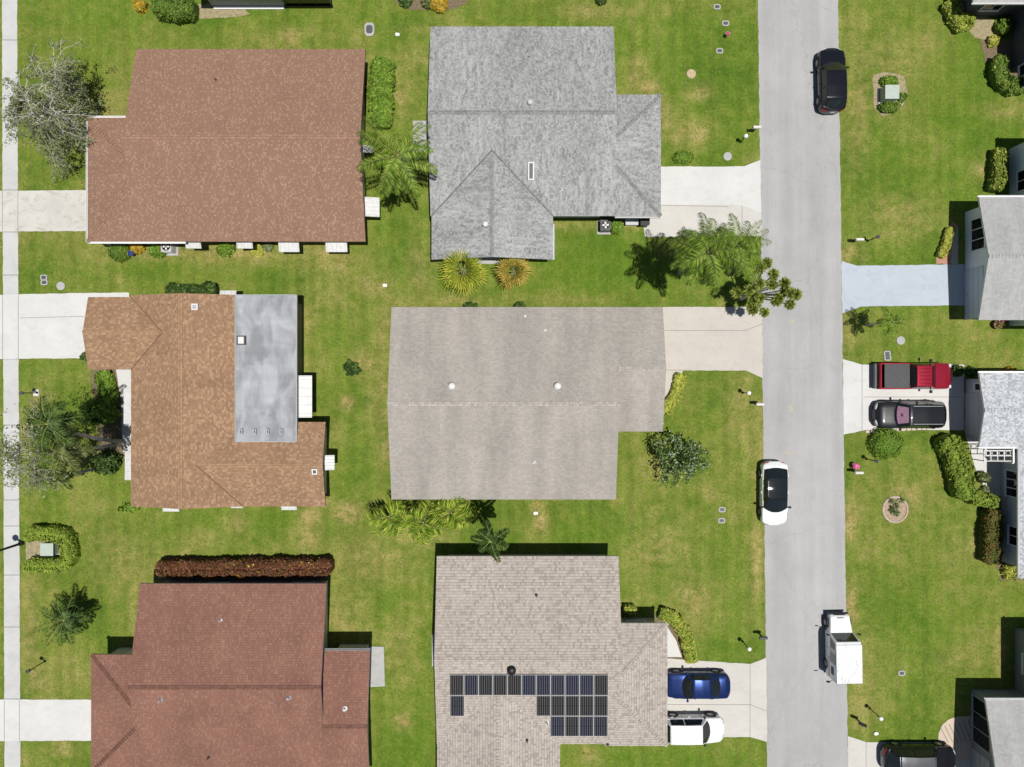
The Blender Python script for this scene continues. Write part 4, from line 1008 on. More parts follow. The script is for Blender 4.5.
# --- red pickup with a soft black bed cover
def pickup():
    L, W = 5.3, 1.84
    root = thing('pickup_truck', 'red pickup truck with a black soft cover over its bed', 'pickup', P(907.4, 376.2), 0)
    def hull(mb, prof, x0, x1, wfun, zb=.38):
        xs2 = np.linspace(x0, x1, 18); vs_ = []; fs_ = []
        for x in xs2:
            zt = smoothtab(prof, x, .06); w_ = wfun(x)
            half = [(0, zb), (w_ * .86, zb), (w_ * .98, zb + .12), (w_, zb + .32), (w_ * .985, zt - .12), (w_ * .95, zt - .03), (w_ * .86, zt), (w_ * .4, zt + .012), (0, zt + .016)]
            ring = half + [(-y, z) for y, z in half[-2:0:-1]]; K = len(ring); vs_ += [(x, y, z) for y, z in ring]
        for i in range(len(xs2) - 1):
            for k in range(K): fs_.append((i * K + k, i * K + (k + 1) % K, (i + 1) * K + (k + 1) % K, (i + 1) * K + k))
        fs_.append(tuple(range(K - 1, -1, -1))); fs_.append(tuple(range((len(xs2) - 1) * K, len(xs2) * K))); mb.mesh(vs_, fs_)
    front = lambda x: W / 2 * (1 - .3 * max(0, (x - 2.25) / .4) ** 2.2)
    b = MB(); hull(b, [(-.35, 1.02), (1.35, 1.05), (2.3, .98), (2.55, .86), (2.65, .74)], -.42, 2.65, front)
    body = part(b, 'body', red, root, (0, 0, 0), 38)
    bed = MB(); bx0, bx1 = -2.45, -.46
    bed.box(((bx0 + bx1) / 2, W / 2 - .05, .76), (bx1 - bx0, .1, .62)); bed.box(((bx0 + bx1) / 2, -W / 2 + .05, .76), (bx1 - bx0, .1, .62)); bed.box((bx0 + .04, 0, .76), (.08, W - .2, .62)); bed.box((bx1 - .04, 0, .76), (.08, W - .2, .62)); bed.box(((bx0 + bx1) / 2, 0, .5), (bx1 - bx0 - .16, W - .2, .06))
    bd = part(bed, 'bed', red, root)
    cv = MB(); x0, x1, yw = bx0 + .28, bx1 - .0, W / 2 - .1
    nxx, nyy = 16, 10; q = [[(x0 + (x1 - x0) * i / nxx, -yw + 2 * yw * j / nyy, 1.085 + .012 * math.sin(i * 1.9) * math.sin(j * 1.3) + .03 * (1 - (2 * j / nyy - 1) ** 2)) for j in range(nyy + 1)] for i in range(nxx + 1)]
    for i in range(nxx):
        for j in range(nyy): cv.face([q[i][j], q[i + 1][j], q[i + 1][j + 1], q[i][j + 1]])
    for sd in (-yw, yw): cv.box(((x0 + x1) / 2, sd, 1.08), (x1 - x0, .05, .04))
    for xx in (x0, x1): cv.box((xx, 0, 1.09), (.05, 2 * yw + .05, .05))
    part(cv, 'bed_cover', plain('black_vinyl', (.075, .075, .078), .7, .12), root, (0, 0, 0), 30)
    k = MB(); k.box((-2.56, 0, .55), (.2, W * .96, .22)); k.box((-2.60, 0, .68), (.12, W * .5, .03)); part(k, 'rear_bumper', M['dkgrey'], root)
    k = MB(); k.box((2.62, 0, .5), (.12, W * .8, .2)); part(k, 'front_bumper', M['trim'], root)
    k = MB(); k.box((2.66, 0, .78), (.04, W * .45, .16)); part(k, 'grille', M['trim'], root)
    # cab
    c = MB(); top = [(-.22, .66), (.92, .66)]; zr = 1.68
    rows = [(-.36, W / 2 * .95, 1.0, None), (-.20, W / 2 * .80, zr - .03, 1), (.3, W / 2 * .81, zr, 1), (.82, W / 2 * .80, zr - .03, 1), (1.38, W / 2 * .93, 1.06, None)]
    base = W / 2 * .95; ring = []
    for x, wt, z, _ in rows: ring.append([Vector((x, base, 1.0)), Vector((x, wt, z - .05)), Vector((x, wt * .9, z)), Vector((x, 0, z + .02)), Vector((x, -wt * .9, z)), Vector((x, -wt, z - .05)), Vector((x, -base, 1.0))])
    for i in range(len(ring) - 1):
        for k_ in range(6): c.face([ring[i][k_], ring[i][k_ + 1], ring[i + 1][k_ + 1], ring[i + 1][k_]])
    c.face(ring[0][::-1]); c.face(ring[-1])
    cab = part(c, 'cab', red, root, (0, 0, 0), 30)
    k = MB()
    for j in range(5): y = -.5 + .25 * j; k.tube([(-.1, y, zr + .012), (.35, y, zr + .03), (.78, y, zr + .008)], .018, 4)
    part(k, 'roof_ribs', red, cab)
    def pane(nm, pts, lift):
        k = MB(); k.face([Vector(p) + Vector(lift) for p in pts]); part(k, nm, M['glass'], root)
    pane('windscreen', [(1.34, W / 2 * .84, 1.10), (1.34, -W / 2 * .84, 1.10), (.84, -W / 2 * .70, zr - .04), (.84, W / 2 * .70, zr - .04)], (.03, 0, .03))
    pane('rear_window', [(-.345, W / 2 * .8, 1.12), (-.345, -W / 2 * .8, 1.12), (-.205, -W / 2 * .68, zr - .1), (-.205, W / 2 * .68, zr - .1)], (-.03, 0, .012))
    for sd in (1, -1):
        pane('side_window', [(-.22, sd * W / 2 * .945, 1.1), (.45, sd * W / 2 * .945, 1.1), (.42, sd * W / 2 * .825, zr - .13), (-.16, sd * W / 2 * .82, zr - .13)], (0, sd * .02, 0))
        pane('side_window', [(.52, sd * W / 2 * .945, 1.1), (1.15, sd * W / 2 * .945, 1.1), (.78, sd * W / 2 * .825, zr - .13), (.50, sd * W / 2 * .825, zr - .13)], (0, sd * .02, 0))
        k = MB(); k.tube([(1.02, sd * W * .46, 1.12), (1.0, sd * (W / 2 + .1), 1.16)], .03, 5); k.box((1.0, sd * (W / 2 + .17), 1.18), (.12, .2, .2)); part(k, 'wing_mirror', M['trim'], root)
        k = MB(); k.box((2.50, sd * W * .40, .84), (.16, .22, .14)); part(k, 'headlight', M['lens'], root)
        k = MB(); k.box((-2.462, sd * (W / 2 - .07), .85), (.03, .13, .3)); part(k, 'tail_light', M['red'], root)
    for x in (1.75, -1.55):
        pass
    arches(root, W, 1.75, -1.5, .38); wheels(root, L, W + .01, 1.75, -1.5, .38)
    k = MB(); k.box((-.2, 0, .42), (4.2, W * .7, .14)); part(k, 'chassis', M['trim'], root)
pickup()
# --- boxy white mail delivery truck
def mail_truck():
    L, W, zr = 4.35, 1.70, 2.2
    root = thing('delivery_truck', 'boxy white mail delivery truck with sloped bonnet on the road edge', 'delivery truck', P(834.8, 641.8), R(91))
    # side profile (x, z), extruded across with chamfers
    b = MB(); sec = lambda pts, y: [(x, y, z) for x, z in pts]
    box = [(-2.1, .42), (1.0, .42), (1.0, 1.12), (.72, zr - .1), (.55, zr), (-2.05, zr), (-2.12, zr - .08)]
    for s_ in (1,):
        ins = .06; P0 = sec(box, W / 2); P1 = sec(box, -W / 2)
        n_ = len(box); b.mesh(P0 + P1, [tuple(range(n_)), tuple(range(2 * n_ - 1, n_ - 1, -1))] + [(i, n_ + i, n_ + (i + 1) % n_, (i + 1) % n_) for i in range(n_)])
    body = part(b, 'cargo_body', white, root)
    k = MB(); r0 = zr + .002; k.box((-.75, 0, r0 + .02), (2.62, W + .05, .04))
    for x in (-1.6, -.8, 0): k.box((x, 0, r0 + .045), (.05, W * .9, .012))
    n = N('scuffed_white_roof'); f = n.noise(n.coord('Object', (.7, 2.2, 1)), 3.2, 9, .75, 1.5); f2 = n.noise(n.coord(), .9, 3)
    c = n.mix(n.ramp(f, [(.53, 0.0), (.63, .85)]), (.68, .68, .68), (.33, .34, .36)); n.base(c, .5, .3)
    part(k, 'roof', n.mat, root)
    # bonnet narrower towards the nose
    h_ = MB(); hb = [(1.0, W / 2 * .93, 1.13), (2.1, W / 2 * .80, .93)]; v = []
    for x, w_, z in hb + [(2.17, W / 2 * .78, .84)]: v.append([(x, w_, .45), (x, w_, z - .08), (x, w_ * .93, z), (x, -w_ * .93, z), (x, -w_, z - .08), (x, -w_, .45)])
    for i in range(2):
        for j in range(5): h_.face([v[i][j], v[i][j + 1], v[i + 1][j + 1], v[i + 1][j]])
    h_.face(v[2][::-1]); h_.face(v[0])
    part(h_, 'bonnet', white, root)
    k = MB(); k.box((2.2, 0, .5), (.1, W * .86, .2)); part(k, 'front_bumper', M['trim'], root)
    k = MB(); k.box((2.185, 0, .76), (.03, W * .4, .12)); k.box((2.02, 0, .957), (.06, .5, .015)); part(k, 'grille', M['trim'], root)
    k = MB(); k.face([(1.028, W / 2 * .86, 1.15), (1.028, -W / 2 * .86, 1.15), (.757, -W / 2 * .84, zr - .12), (.757, W / 2 * .84, zr - .12)]); part(k, 'windscreen', M['glass'], root)
    for sd in (1, -1):
        y = sd * (W / 2 + .006)
        k = MB(); k.face([(.82, y, 1.2), (.1, y, 1.2), (.1, y, 1.95), (.55, y, 1.95)]); part(k, 'side_window', M['glass'], root)
        k = MB(); k.box((-.05, y, 1.2), (.03, .02, 1.4)); k.box((-.5, y, 2.02), (1.1, .02, .03)); k.box((-1.2, y, 1.62), (.9, .012, .03)); part(k, 'door_seam', M['grey'], root)
        k = MB(); k.box((-.55, y, 1.55), (.75, .012, .8)); part(k, 'side_panel', M['grey'], root)
        k = MB(); k.box((-1.45, y, 1.5), (.55, .014, .42)); part(k, 'side_emblem', plain('navy_decal', (.02, .05, .16), .5, .1), root)
        k = MB(); k.box((-1.3, y, .95), (1.4, .014, .06)); part(k, 'side_stripe', plain('red_decal', (.4, .02, .03), .5, .1), root)
        k = MB(); k.tube([(.95, sd * W * .5, 1.3), (1.02, sd * (W / 2 + .2), 1.42)], .02, 5); k.box((1.02, sd * (W / 2 + .24), 1.45), (.06, .16, .26)); part(k, 'wing_mirror', M['trim'], root)
        k = MB(); k.box((2.17, sd * W * .31, .74), (.06, .2, .16)); part(k, 'headlight', M['lens'], root)
        k = MB(); k.box((-2.125, sd * W * .42, .85), (.03, .12, .26)); part(k, 'tail_light', M['red'], root)
    k = MB(); k.tube([(-2.1, W / 2, 1.5), (-2.2, W / 2 + .28, 1.55)], .016, 5); k.lathe([(0, -.02), (.13, -.02), (.13, .03), (0, .05)], (-2.2, W / 2 + .33, 1.55), 14, 0, 'X'); part(k, 'rear_mirror', M['trim'], root)
    k = MB(); k.box((-2.16, 0, .48), (.12, W * .9, .14)); part(k, 'rear_bumper', M['trim'], root)
    k = MB(); k.box((0, 0, .40), (3.9, W * .72, .14)); part(k, 'chassis', M['trim'], root)
    arches(root, W, 1.55, -1.35, .35); wheels(root, L, W + .01, 1.55, -1.35, .35)
mail_truck()
# ------------------------------------------------------------------ vegetation
UP = Vector((0, 0, 1))
def rdir():
    while True:
        v = Vector((rnd(-1, 1), rnd(-1, 1), rnd(-1, 1)))
        if .05 < v.length < 1: return v.normalized()
def leaves(mb, pts, n, size, up=.5, asp=.38, m=0):
    """n leaves at (point, outward normal) samples"""
    for _ in range(n):
        p, nr = pts()
        nn_ = (nr.normalized() + rdir() * .62).normalized(); d = nn_.cross(rdir()); d.normalize()
        d = (d + nn_ * rnd(0, .35)).normalized(); w = nn_.cross(d); w.normalize(); L = size * rnd(.45, 1.6)
        mb.leaf(p - d * L * .4, d * L, w, L * asp, m)
def bumpy(core, c, rx, ry, h, seed, nu=16, nv=8, z0=0.0, amp=.18, pw=.6):
    vs_ = []; fs_ = []
    for j in range(nv + 1):
        ph = (math.pi / 2) * j / nv
        for i in range(nu):
            a = 2 * math.pi * i / nu; d = Vector((math.cos(a) * math.cos(ph) ** pw, math.sin(a) * math.cos(ph) ** pw, math.sin(ph) ** .8))
            k = 1 + amp * noise.noise(Vector((d.x * 1.8 + seed, d.y * 1.8, d.z * 1.8)))
            vs_.append((c[0] + d.x * rx * k, c[1] + d.y * ry * k, z0 + d.z * h * k))
    for j in range(nv):
        for i in range(nu): fs_.append((j * nu + i, j * nu + (i + 1) % nu, (j + 1) * nu + (i + 1) % nu, (j + 1) * nu + i))
    core.mesh(vs_, fs_)
    return vs_
def bush(name, px, py, r, h, key, label, cat='bush', group=None, ry=None, n=None, size=.13, core=None, second=None, amp=.22):
    ry = ry or r; base = P(px, py, h * .75); base.z = 0; sd = rnd(0, 50)
    root = thing(name, label, cat, base, 0, group)
    c = MB(); vs_ = bumpy(c, (0, 0), r * .86, ry * .86, h * .88, sd, amp=amp)
    part(c, 'branches_or_shade_core', core or M['C_' + key] if ('C_' + key) in M or core else M['C_hedge'], root)  # darkened core: shade under the leaves put into its colour
    f = MB()
    def smp():
        a = rnd(0, 2 * math.pi); ph = math.asin(rnd(0, 1) ** .8); d = Vector((math.cos(a) * math.cos(ph) ** .6, math.sin(a) * math.cos(ph) ** .6, math.sin(ph) ** .8))
        k = (1 + amp * noise.noise(Vector((d.x * 1.8 + sd, d.y * 1.8, d.z * 1.8)))) * rnd(.84, 1.02)
        return Vector((d.x * r * k, d.y * ry * k, d.z * h * k)), Vector((d.x, d.y, d.z + .2))
    n = n or int(260 * (r * ry * 3 + (r + ry) * h * 2.2))
    leaves(f, smp, n, size)
    mats = [M['L_' + key]]
    if second:
        leaves(f, smp, n // 4, size * 1.2, m=1); mats.append(M['L_' + second])
    part(f, 'foliage', mats, root)
    return root
def hedge(path, wd, h, key, label, name='hedge', cat='hedge', size=.12, dens=300, second=None, frac=.15, hz=.8, closed=False, rag=.15):
    """clipped hedge: a core along the path, leafy all over; px path is read at the height hz*h"""
    pts = [P(x, y, h * hz) for x, y in path]
    for p in pts: p.z = 0
    base = sum(pts, Vector()) / len(pts); root = thing(name, label, cat, base)
    pts = [p - base for p in pts]
    seg = []; tot = 0
    for a, b in zip(pts, pts[1:]): L = (b - a).length; seg.append((tot, tot + L, a, b)); tot += L
    def at(t):
        for s0, s1, a, b in seg:
            if t <= s1 or s1 == tot:
                k = (t - s0) / (s1 - s0); d = (b - a).normalized(); return a + (b - a) * k, d
    def prof(q):        # q 0..1 round the section from ground left over the top to ground right
        a = math.pi * q; cx = math.cos(a); sz = math.sin(a)
        e = .45; return math.copysign(abs(cx) ** e, cx), abs(sz) ** e
    sd = rnd(0, 90)
    def wobble(t, q): return 1 + rag * 1.6 * noise.noise(Vector((t * 1.3 + sd, q * 3, 0))) + rag * noise.noise(Vector((t * 4 + sd, q * 9, 3)))
    c = MB(); K = 11; nt_ = max(4, int(tot / .25)); rings = []
    for i in range(nt_ + 1):
        t = tot * i / nt_; p, d = at(t); s_ = Vector((-d.y, d.x, 0)); rr = []
        endf = min(1, (min(t, tot - t) + .1) / (wd * .35)); endf = math.sqrt(max(.05, 1 - (1 - endf) ** 2))
        for k in range(K):
            x, z = prof(k / (K - 1)); w_ = wobble(t, k / (K - 1)) * .88; rr.append(p + s_ * (x * wd / 2 * w_ * endf) + UP * (z * h * w_ * (.6 + .4 * endf)))
        rings.append(rr)
    vs_ = [v for r_ in rings for v in r_]; fs_ = [(i * K + k, i * K + k + 1, (i + 1) * K + k + 1, (i + 1) * K + k) for i in range(nt_) for k in range(K - 1)]
    fs_ += [tuple(range(K)), tuple(range(nt_ * K + K - 1, nt_ * K - 1, -1))]
    c.mesh(vs_, fs_); part(c, 'branches_or_shade_core', M.get('C_' + key, M['C_hedge']), root)  # core darkened to paint the shade inside the hedge
    f = MB()
    def smp():
        t = rnd(0, tot); p, d = at(t); s_ = Vector((-d.y, d.x, 0)); q = rnd(.03, .97) if random.random() < .45 else rnd(.2, .8)
        x, z = prof(q); w_ = wobble(t, q) * rnd(.88, 1.03)
        endf = min(1, (min(t, tot - t) + .1) / (wd * .35)); endf = math.sqrt(max(.05, 1 - (1 - endf) ** 2))
        if random.random() < .1: t2 = random.choice((-.05, .05))
        return p + s_ * (x * wd / 2 * w_ * endf) + UP * (z * h * w_ * (.6 + .4 * endf)), s_ * x + UP * z
    n = int(dens * tot * (wd + 1.5 * h)); mats = [M['L_' + key]]
    leaves(f, smp, n, size)
    if second: leaves(f, smp, int(n * frac), size * 1.1, m=1); mats.append(M['L_' + second])
    part(f, 'foliage', mats, root)
    return root

def frond(mb, base, az, elev, L, droop, nl, ll, lw, stiff=.5, m=0, mr=1, rr=.022, twist=0.0, start=.12):
    p = Vector(base); pts = [p.copy()]; n = 12; e = elev; dirs = []
    for i in range(n):
        d = Vector((math.cos(az) * math.cos(e), math.sin(az) * math.cos(e), math.sin(e))); dirs.append(d)
        p = p + d * (L / n); pts.append(p.copy()); e -= droop / n * (.5 + i / n)
        az += twist / n
    mb.tube(pts, [rr * (1 - .75 * i / n) for i in range(n + 1)], 4, mr, cap=False)
    for i in range(nl):
        t = start + (1 - start) * (i + .5) / nl; k = min(n - 1, int(t * n)); f = t * n - k
        q = pts[k].lerp(pts[k + 1], f); d = dirs[k]; s_ = d.cross(UP)
        if s_.length < .1: s_ = Vector((-math.sin(az), math.cos(az), 0))
        s_.normalize()
        env = math.sin(math.pi * min(1, .22 + t * .74)) ** .6
        for sg in (-1, 1):
            v = (s_ * sg * rnd(.8, 1.05) + d * rnd(.45, .8) + UP * (rnd(-.55, .1) - (1 - stiff) * .6)).normalized() * ll * env * rnd(.8, 1.1)
            wv = v.cross(UP.lerp(d, .4)); wv.normalize()
            tipd = Vector((0, 0, -ll * (1 - stiff) * .3))
            a = q; b = q + v * .45; c_ = q + v + tipd
            mb.face([a, b + wv * lw, c_, b - wv * lw], m)
def trunk_path(b, t, bend=.15, n=7):
    b = Vector(b); t = Vector(t); out = []
    for i in range(n):
        k = i / (n - 1); p = b.lerp(t, k); h_ = b.lerp(t, 0); p.x = b.x + (t.x - b.x) * (k ** (1 + bend * 3)); p.y = b.y + (t.y - b.y) * (k ** (1 + bend * 3)); out.append(p)
    return out
def fanfrond(mb, base, az, elev, L, nb, m=0, mr=1):
    d = Vector((math.cos(az) * math.cos(elev), math.sin(az) * math.cos(elev), math.sin(elev))); p1 = base + d * L * .42 - UP * .02
    mb.tube([base, base + d * L * .2, p1], [.018, .015, .012], 4, mr, cap=False)
    s_ = d.cross(UP).normalized(); up2 = s_.cross(d)
    for i in range(nb):
        a = (i / (nb - 1) - .5) * 2 * R(105); v = d * math.cos(a) + s_ * math.sin(a); ln_ = L * .58 * (1 - .25 * abs(a) / R(105)) * rnd(.9, 1.1)
        b = p1 + v * ln_ * .6 + up2 * .02; t_ = p1 + v * ln_ - UP * ln_ * rnd(.12, .35); w_ = v.cross(up2).normalized() * .032
        mb.face([p1, b + w_, t_, b - w_], m)
def palm(label, px, py, h, key, nf=16, L=2.6, ll=.55, lw=.035, nl=30, droop=1.5, stiff=.4, r=.14, base=None, name='palm_tree', cat='palm tree', pod=False, low=-.35, dead=0, group=None, azb=None, fan=0):
    top = P(px, py, h); b = Vector((top.x, top.y, 0)) if base is None else P(*base)
    root = thing(name, label, cat, b, 0, group); tp = top - b
    t = MB(); pth = trunk_path((0, 0, 0), tp); nn = len(pth)
    t.tube(pth, [r * 1.5] + [r * (1.1 - .3 * i / nn) for i in range(1, nn)], 10)
    for i in range(int(h / .22)):       # leaf-scar rings
        k = i * .22 / h; j = min(nn - 2, int(k * (nn - 1))); q = pth[j].lerp(pth[j + 1], k * (nn - 1) - j)
        t.tube([q, q + Vector((0, 0, .05))], [r * 1.12, r * 1.0], 8)
    part(t, 'trunk', M['palmtrunk'], root)
    c = MB(); c.tube([tp - UP * .1, tp + UP * .5], [r * .9, .04], 8, 1)
    for i in range(nf):
        az = 2.39996 * i + rnd(-.25, .25); lvl = i / nf
        if azb is not None and random.random() < azb[2]: az = azb[0] + rnd(-azb[1], azb[1])
        el = 1.15 - lvl * (1.15 - low) + rnd(-.12, .12)
        if fan: fanfrond(c, tp + UP * (.3 - .3 * lvl), az, el, L * rnd(.85, 1.1), fan); continue
        frond(c, tp + UP * (.35 - .35 * lvl), az, el, L * rnd(.82, 1.08) * (.8 + .2 * math.sin(math.pi * min(1, lvl + .25))), droop * rnd(.8, 1.2), nl, ll, lw, stiff, twist=rnd(-.3, .3))
    part(c, 'crown', [M['L_' + key], M['rachis_d'] if L > 2.3 and not pod else M['rachis']], root)
    if pod:
        k = MB(); k.tube([tp, tp + Vector((.15, .1, .05)), tp + Vector((.42, -.05, .1)), tp + Vector((.62, -.22, -.02)), tp + Vector((.72, -.32, -.1))], [.03, .1, .17, .12, .02], 8)
        part(k, 'flower_pod', plain('cream_palm_pod', (.62, .56, .34), .6, .15), root, (0, 0, 0), True)
    if dead:
        k = MB()
        for i in range(dead): frond(k, tp - UP * .3, azb[3] + rnd(-.35, .35) if azb else rnd(0, 6.28), -.7, L * .8, .8, 20, ll * .8, lw, .2)
        part(k, 'dead_frond', [M['L_palm_or'], M['rachis_d']], root)
    return root
def twigs(mb, p, d, L, r, depth, spread=.6, gravity=0.0, leaf=None, lm=1, ls=.09, ln=0, kids=3):
    n = 4; pts = [Vector(p)]; q = Vector(p); dd = Vector(d)
    for i in range(n):
        dd = (dd + rdir() * .16 - UP * gravity * .12).normalized(); q = q + dd * L / n; pts.append(q.copy())
    mb.tube(pts, [r * (1 - .45 * i / n) for i in range(n + 1)], 5 if depth > 2 else 3, 0, cap=False)
    if ln and depth <= 1:
        for _ in range(ln):
            k = random.randint(1, n); c = pts[k] + rdir() * .12; v = (rdir() - UP * gravity * .6).normalized() * ls * rnd(.6, 1.4); w_ = v.cross(rdir()).normalized(); leaf.leaf(c, v, w_, ls * .28, 0)
    if depth == 0: return
    for k in range(kids + (1 if random.random() < .4 else 0)):
        t = rnd(.35, 1.0); j = min(n - 1, int(t * n)); b = pts[j].lerp(pts[j + 1], t * n - j)
        nd = (dd + rdir() * spread * 1.5).normalized(); nd = (nd - UP * gravity * .3).normalized()
        twigs(mb, b, nd, L * rnd(.6, .82), r * .55, depth - 1, spread, gravity, leaf, lm, ls, ln, kids)
def wispy(label, px, py, h, rad, base, key, ln, kids=3, grav=.5, depth=4, limbs=7, ls=.1, r0=.16, twigmat=None, fk=.45):
    b = P(*base); root = thing('tree', label, 'tree', b); top = P(px, py, h) - b
    t = MB(); lf = MB(); fork = top * fk; pth = trunk_path((0, 0, 0), fork, .1, 6)
    t.tube(pth, [r0 * (1.3 - .5 * i / 6) for i in range(6)], 9)
    br = MB()
    for i in range(limbs):
        a = 2 * math.pi * i / limbs + rnd(-.3, .3); rr = rad * rnd(.5, .85)
        tgt = top + Vector((math.cos(a) * rr, math.sin(a) * rr, rnd(-.25, .35) * h * .4)); d = tgt - pth[-1 - (i % 2)]
        twigs(br, pth[-1 - (i % 2)], d.normalized(), d.length * .62, r0 * .42, depth, .55, grav, lf, 1, ls, ln, kids)
    part(t, 'trunk', M['bark'], root, (0, 0, 0), True)
    cr = part(br, 'crown', twigmat or M['twig'], root)
    part(lf, 'leaves', M['L_' + key], cr)
    return root

# --- trees
wispy('silvery bare twigged weeping tree over the pavement, top left', 33, 101, 4.8, 2.2, (60, 110), 'wisp', 9, depth=4, limbs=11, grav=.8, ls=.15)
wispy('wispy grey leafed tree overhanging the pavement, middle left', 24, 452, 8.2, 1.9, (98, 449), 'wisp', 4, depth=4, limbs=8, grav=.4, ls=.16, r0=.10, fk=.82)
palm('tall dark palm whose pale trunk leans away from the orange brown house', 52, 424, 8.3, 'dark', 17, 2.1, .55, .035, 30, 1.4, .35, base=(121, 441), r=.11)
palm('second tall palm leaning beside the orange brown house, yellow fronds below', 66, 452, 7.8, 'olive', 15, 1.9, .5, .035, 28, 1.6, .3, base=(120, 444), r=.10, dead=2, azb=(3.6, .6, .1, 4.4))
palm('shorter palm at the foot of the leaning palms, orange fronds mixed in', 62, 476, 4.2, 'dark', 11, 1.3, .42, .035, 22, 1.3, .4, r=.09, dead=2, azb=(3.6, .6, .1, 2.6))
bush('shrub', 93, 411, 1.0, 2.4, 'bright', 'bright green leafy shrub beside the front path of the orange brown house', 'shrub', size=.2, n=1700, amp=.5, core=M['C_dark'])
bush('shrub', 104, 463, .8, 1.6, 'dark', 'dark low shrub below the leaning palm trunks', 'shrub', size=.2, n=700, amp=.5)
palm('broad green palm with a cream flower pod beside the terracotta roof', 399, 158, 6.2, 'palm', 25, 3.2, .62, .024, 64, 1.5, .3, pod=True, base=(414, 181), azb=(3.7, 1.5, .5))
palm('tall bushy palm at the end of the pale grey house driveway', 706, 254, 8.8, 'palm', 36, 2.8, .66, .020, 70, 2.1, .12, r=.17, dead=2, base=(681, 272), azb=(3.75, .3, .0, 4.0))
palm('second bushy palm, nearer the road than its tall neighbour', 736, 247, 7.0, 'palm', 26, 2.4, .6, .020, 64, 2.1, .12, r=.15, base=(718, 262))
palm('yellow green fan palm at the front gable of the pale grey house', 463, 270.5, 2.3, 'palm_yel', 26, 1.95, .42, .034, 30, 1.0, .8, r=.16, low=-.3, fan=17)
palm('small golden orange palm beside the yellow green fan palm', 513.5, 272, 1.9, 'palm_or', 22, 1.45, .36, .034, 24, 1.0, .8, r=.13, low=-.3, fan=15)
for px, py, hh, lb in ((390, 515, 2.0, 'pale strap leaved palm at the corner of the grey beige house'), (424, 521, 2.2, 'middle one of the pale strap leaved palms along the grey beige house'), (452, 512, 2.0, 'pale strap leaved palm nearest the small dark palm')):
    palm(lb, px, py, hh, 'palm_pale', 17, 1.75, .85, .036, 15, 1.25, .7, r=.12, low=-.1, group='strap leaved palms along the wall', azb=(4.7, 1.5, .5))
palm('slim dark palm whose shadow falls on the grey beige house wall', 491, 540, 6.4, 'dark', 10, 1.45, .45, .05, 26, 1.3, .45, r=.08, base=(488.5, 521.5))
palm('dark spiky palm on the lawn between pavement and red brown house', 68, 618, 1.5, 'dark', 24, 1.9, .5, .03, 30, 1.0, .5, r=.15, low=.05)
palm('thin young palm beside the blue driveway with a star shaped shadow', 890, 322.5, 3.4, 'bright', 12, 1.25, .34, .03, 18, 1.2, .5, r=.06, base=(866, 325))
# --- the many headed plant at the road edge
def ball_tree():
    b = P(741, 299); root = thing('screw_pine_tree', 'branching tree with round spiky leaf heads hanging over the road edge', 'tree', b)
    t = MB(); t.tube([(0, 0, 0), (.02, .05, .6), (.1, .1, 1.3)], [.15, .12, .10], 8)
    heads = [(737.2,292.6,3.3),(749.6,289.7,3.9),(760.4,283.9,4.6),(753,297,3.7),(753,309.6,3.4),(764.6,312.2,3.6),(760.4,298,4.3),(773.7,274.8,4.9),(772,284.7,4.8),(784.5,283,5.3),(790.3,293,5.6),(779.5,298,5.2),(790.3,304.7,5.2),(759.6,268,4.4),(767,263,4.6),(796,294.7,5.7),(776,301,4.9),(785,290,5.0),(752,305,3.3)]
    f = MB()
    for i, (px, py, hh) in enumerate(heads):
        p = P(px, py, hh) - b; k = Vector((p.x * .35, p.y * .35, 1.3 + (hh - 1.3) * .45))
        t.tube([(.1, .1, 1.2), k, p], [.075, .05, .04], 6)
        R_ = rnd(.40, .5)
        for _ in range(230):
            d = (rdir() + UP * .35).normalized(); v = d * R_ * rnd(.7, 1.1); w_ = v.cross(rdir()).normalized()
            tip = v + Vector((0, 0, -.08)); f.face([p + v * .1, p + v * .6 + w_ * .05, p + tip, p + v * .6 - w_ * .05])
    part(t, 'trunk', M['palmtrunk'], root, (0, 0, 0), True); part(f, 'crown', M['L_ball'], root)
ball_tree()
# --- small round leaved tree on the centre lawn
def lawn_tree():
    b = P(669, 461); root = thing('tree', 'small open round leaved tree on the lawn by the grey beige house', 'tree', b); top = P(682, 459, 2.3) - b
    t = MB(); t.tube([(0, 0, 0), (.05, 0, .5), (top.x * .5, top.y * .5, 1.1)], [.12, .1, .08], 8); f = MB(); br = MB()
    fork = Vector((top.x * .5, top.y * .5, 1.05))
    for i in range(75):
        a = rnd(0, 6.28); rr = 1.8 * math.sqrt(rnd(.05, 1)) * (1 + .25 * math.sin(3 * a + 1)); z = rnd(1.4, 3.1) * (1 - .12 * rr)
        e = Vector((top.x + math.cos(a) * rr, top.y + math.sin(a) * rr * .92, z)); mid = fork.lerp(e, .5) + rdir() * .15 + UP * .15
        br.tube([fork, mid, e], [.035, .022, .008], 4)
        for _ in range(34):
            q = e + rdir() * rnd(.02, .45); nr = (rdir() + UP * .9).normalized(); u = nr.cross(rdir()).normalized(); w_ = nr.cross(u); s_ = rnd(.04, .075)
            f.face([q + u * s_, q + (u + w_) * s_ * .65, q + w_ * s_, q + (w_ - u) * s_ * .65, q - u * s_, q - (u + w_) * s_ * .65, q - w_ * s_, q + (u - w_) * s_ * .65])
    part(t, 'trunk', M['bark'], root, (0, 0, 0), True); c = part(br, 'branches_or_shade_core', M['C_olive'], root)
    part(f, 'crown', leafmat('round_leaves', [(.05, .10, .02), (.08, .15, .028), (.12, .20, .045), (.19, .27, .08), (.40, .45, .32)], .25, .7, .1), root)
lawn_tree()
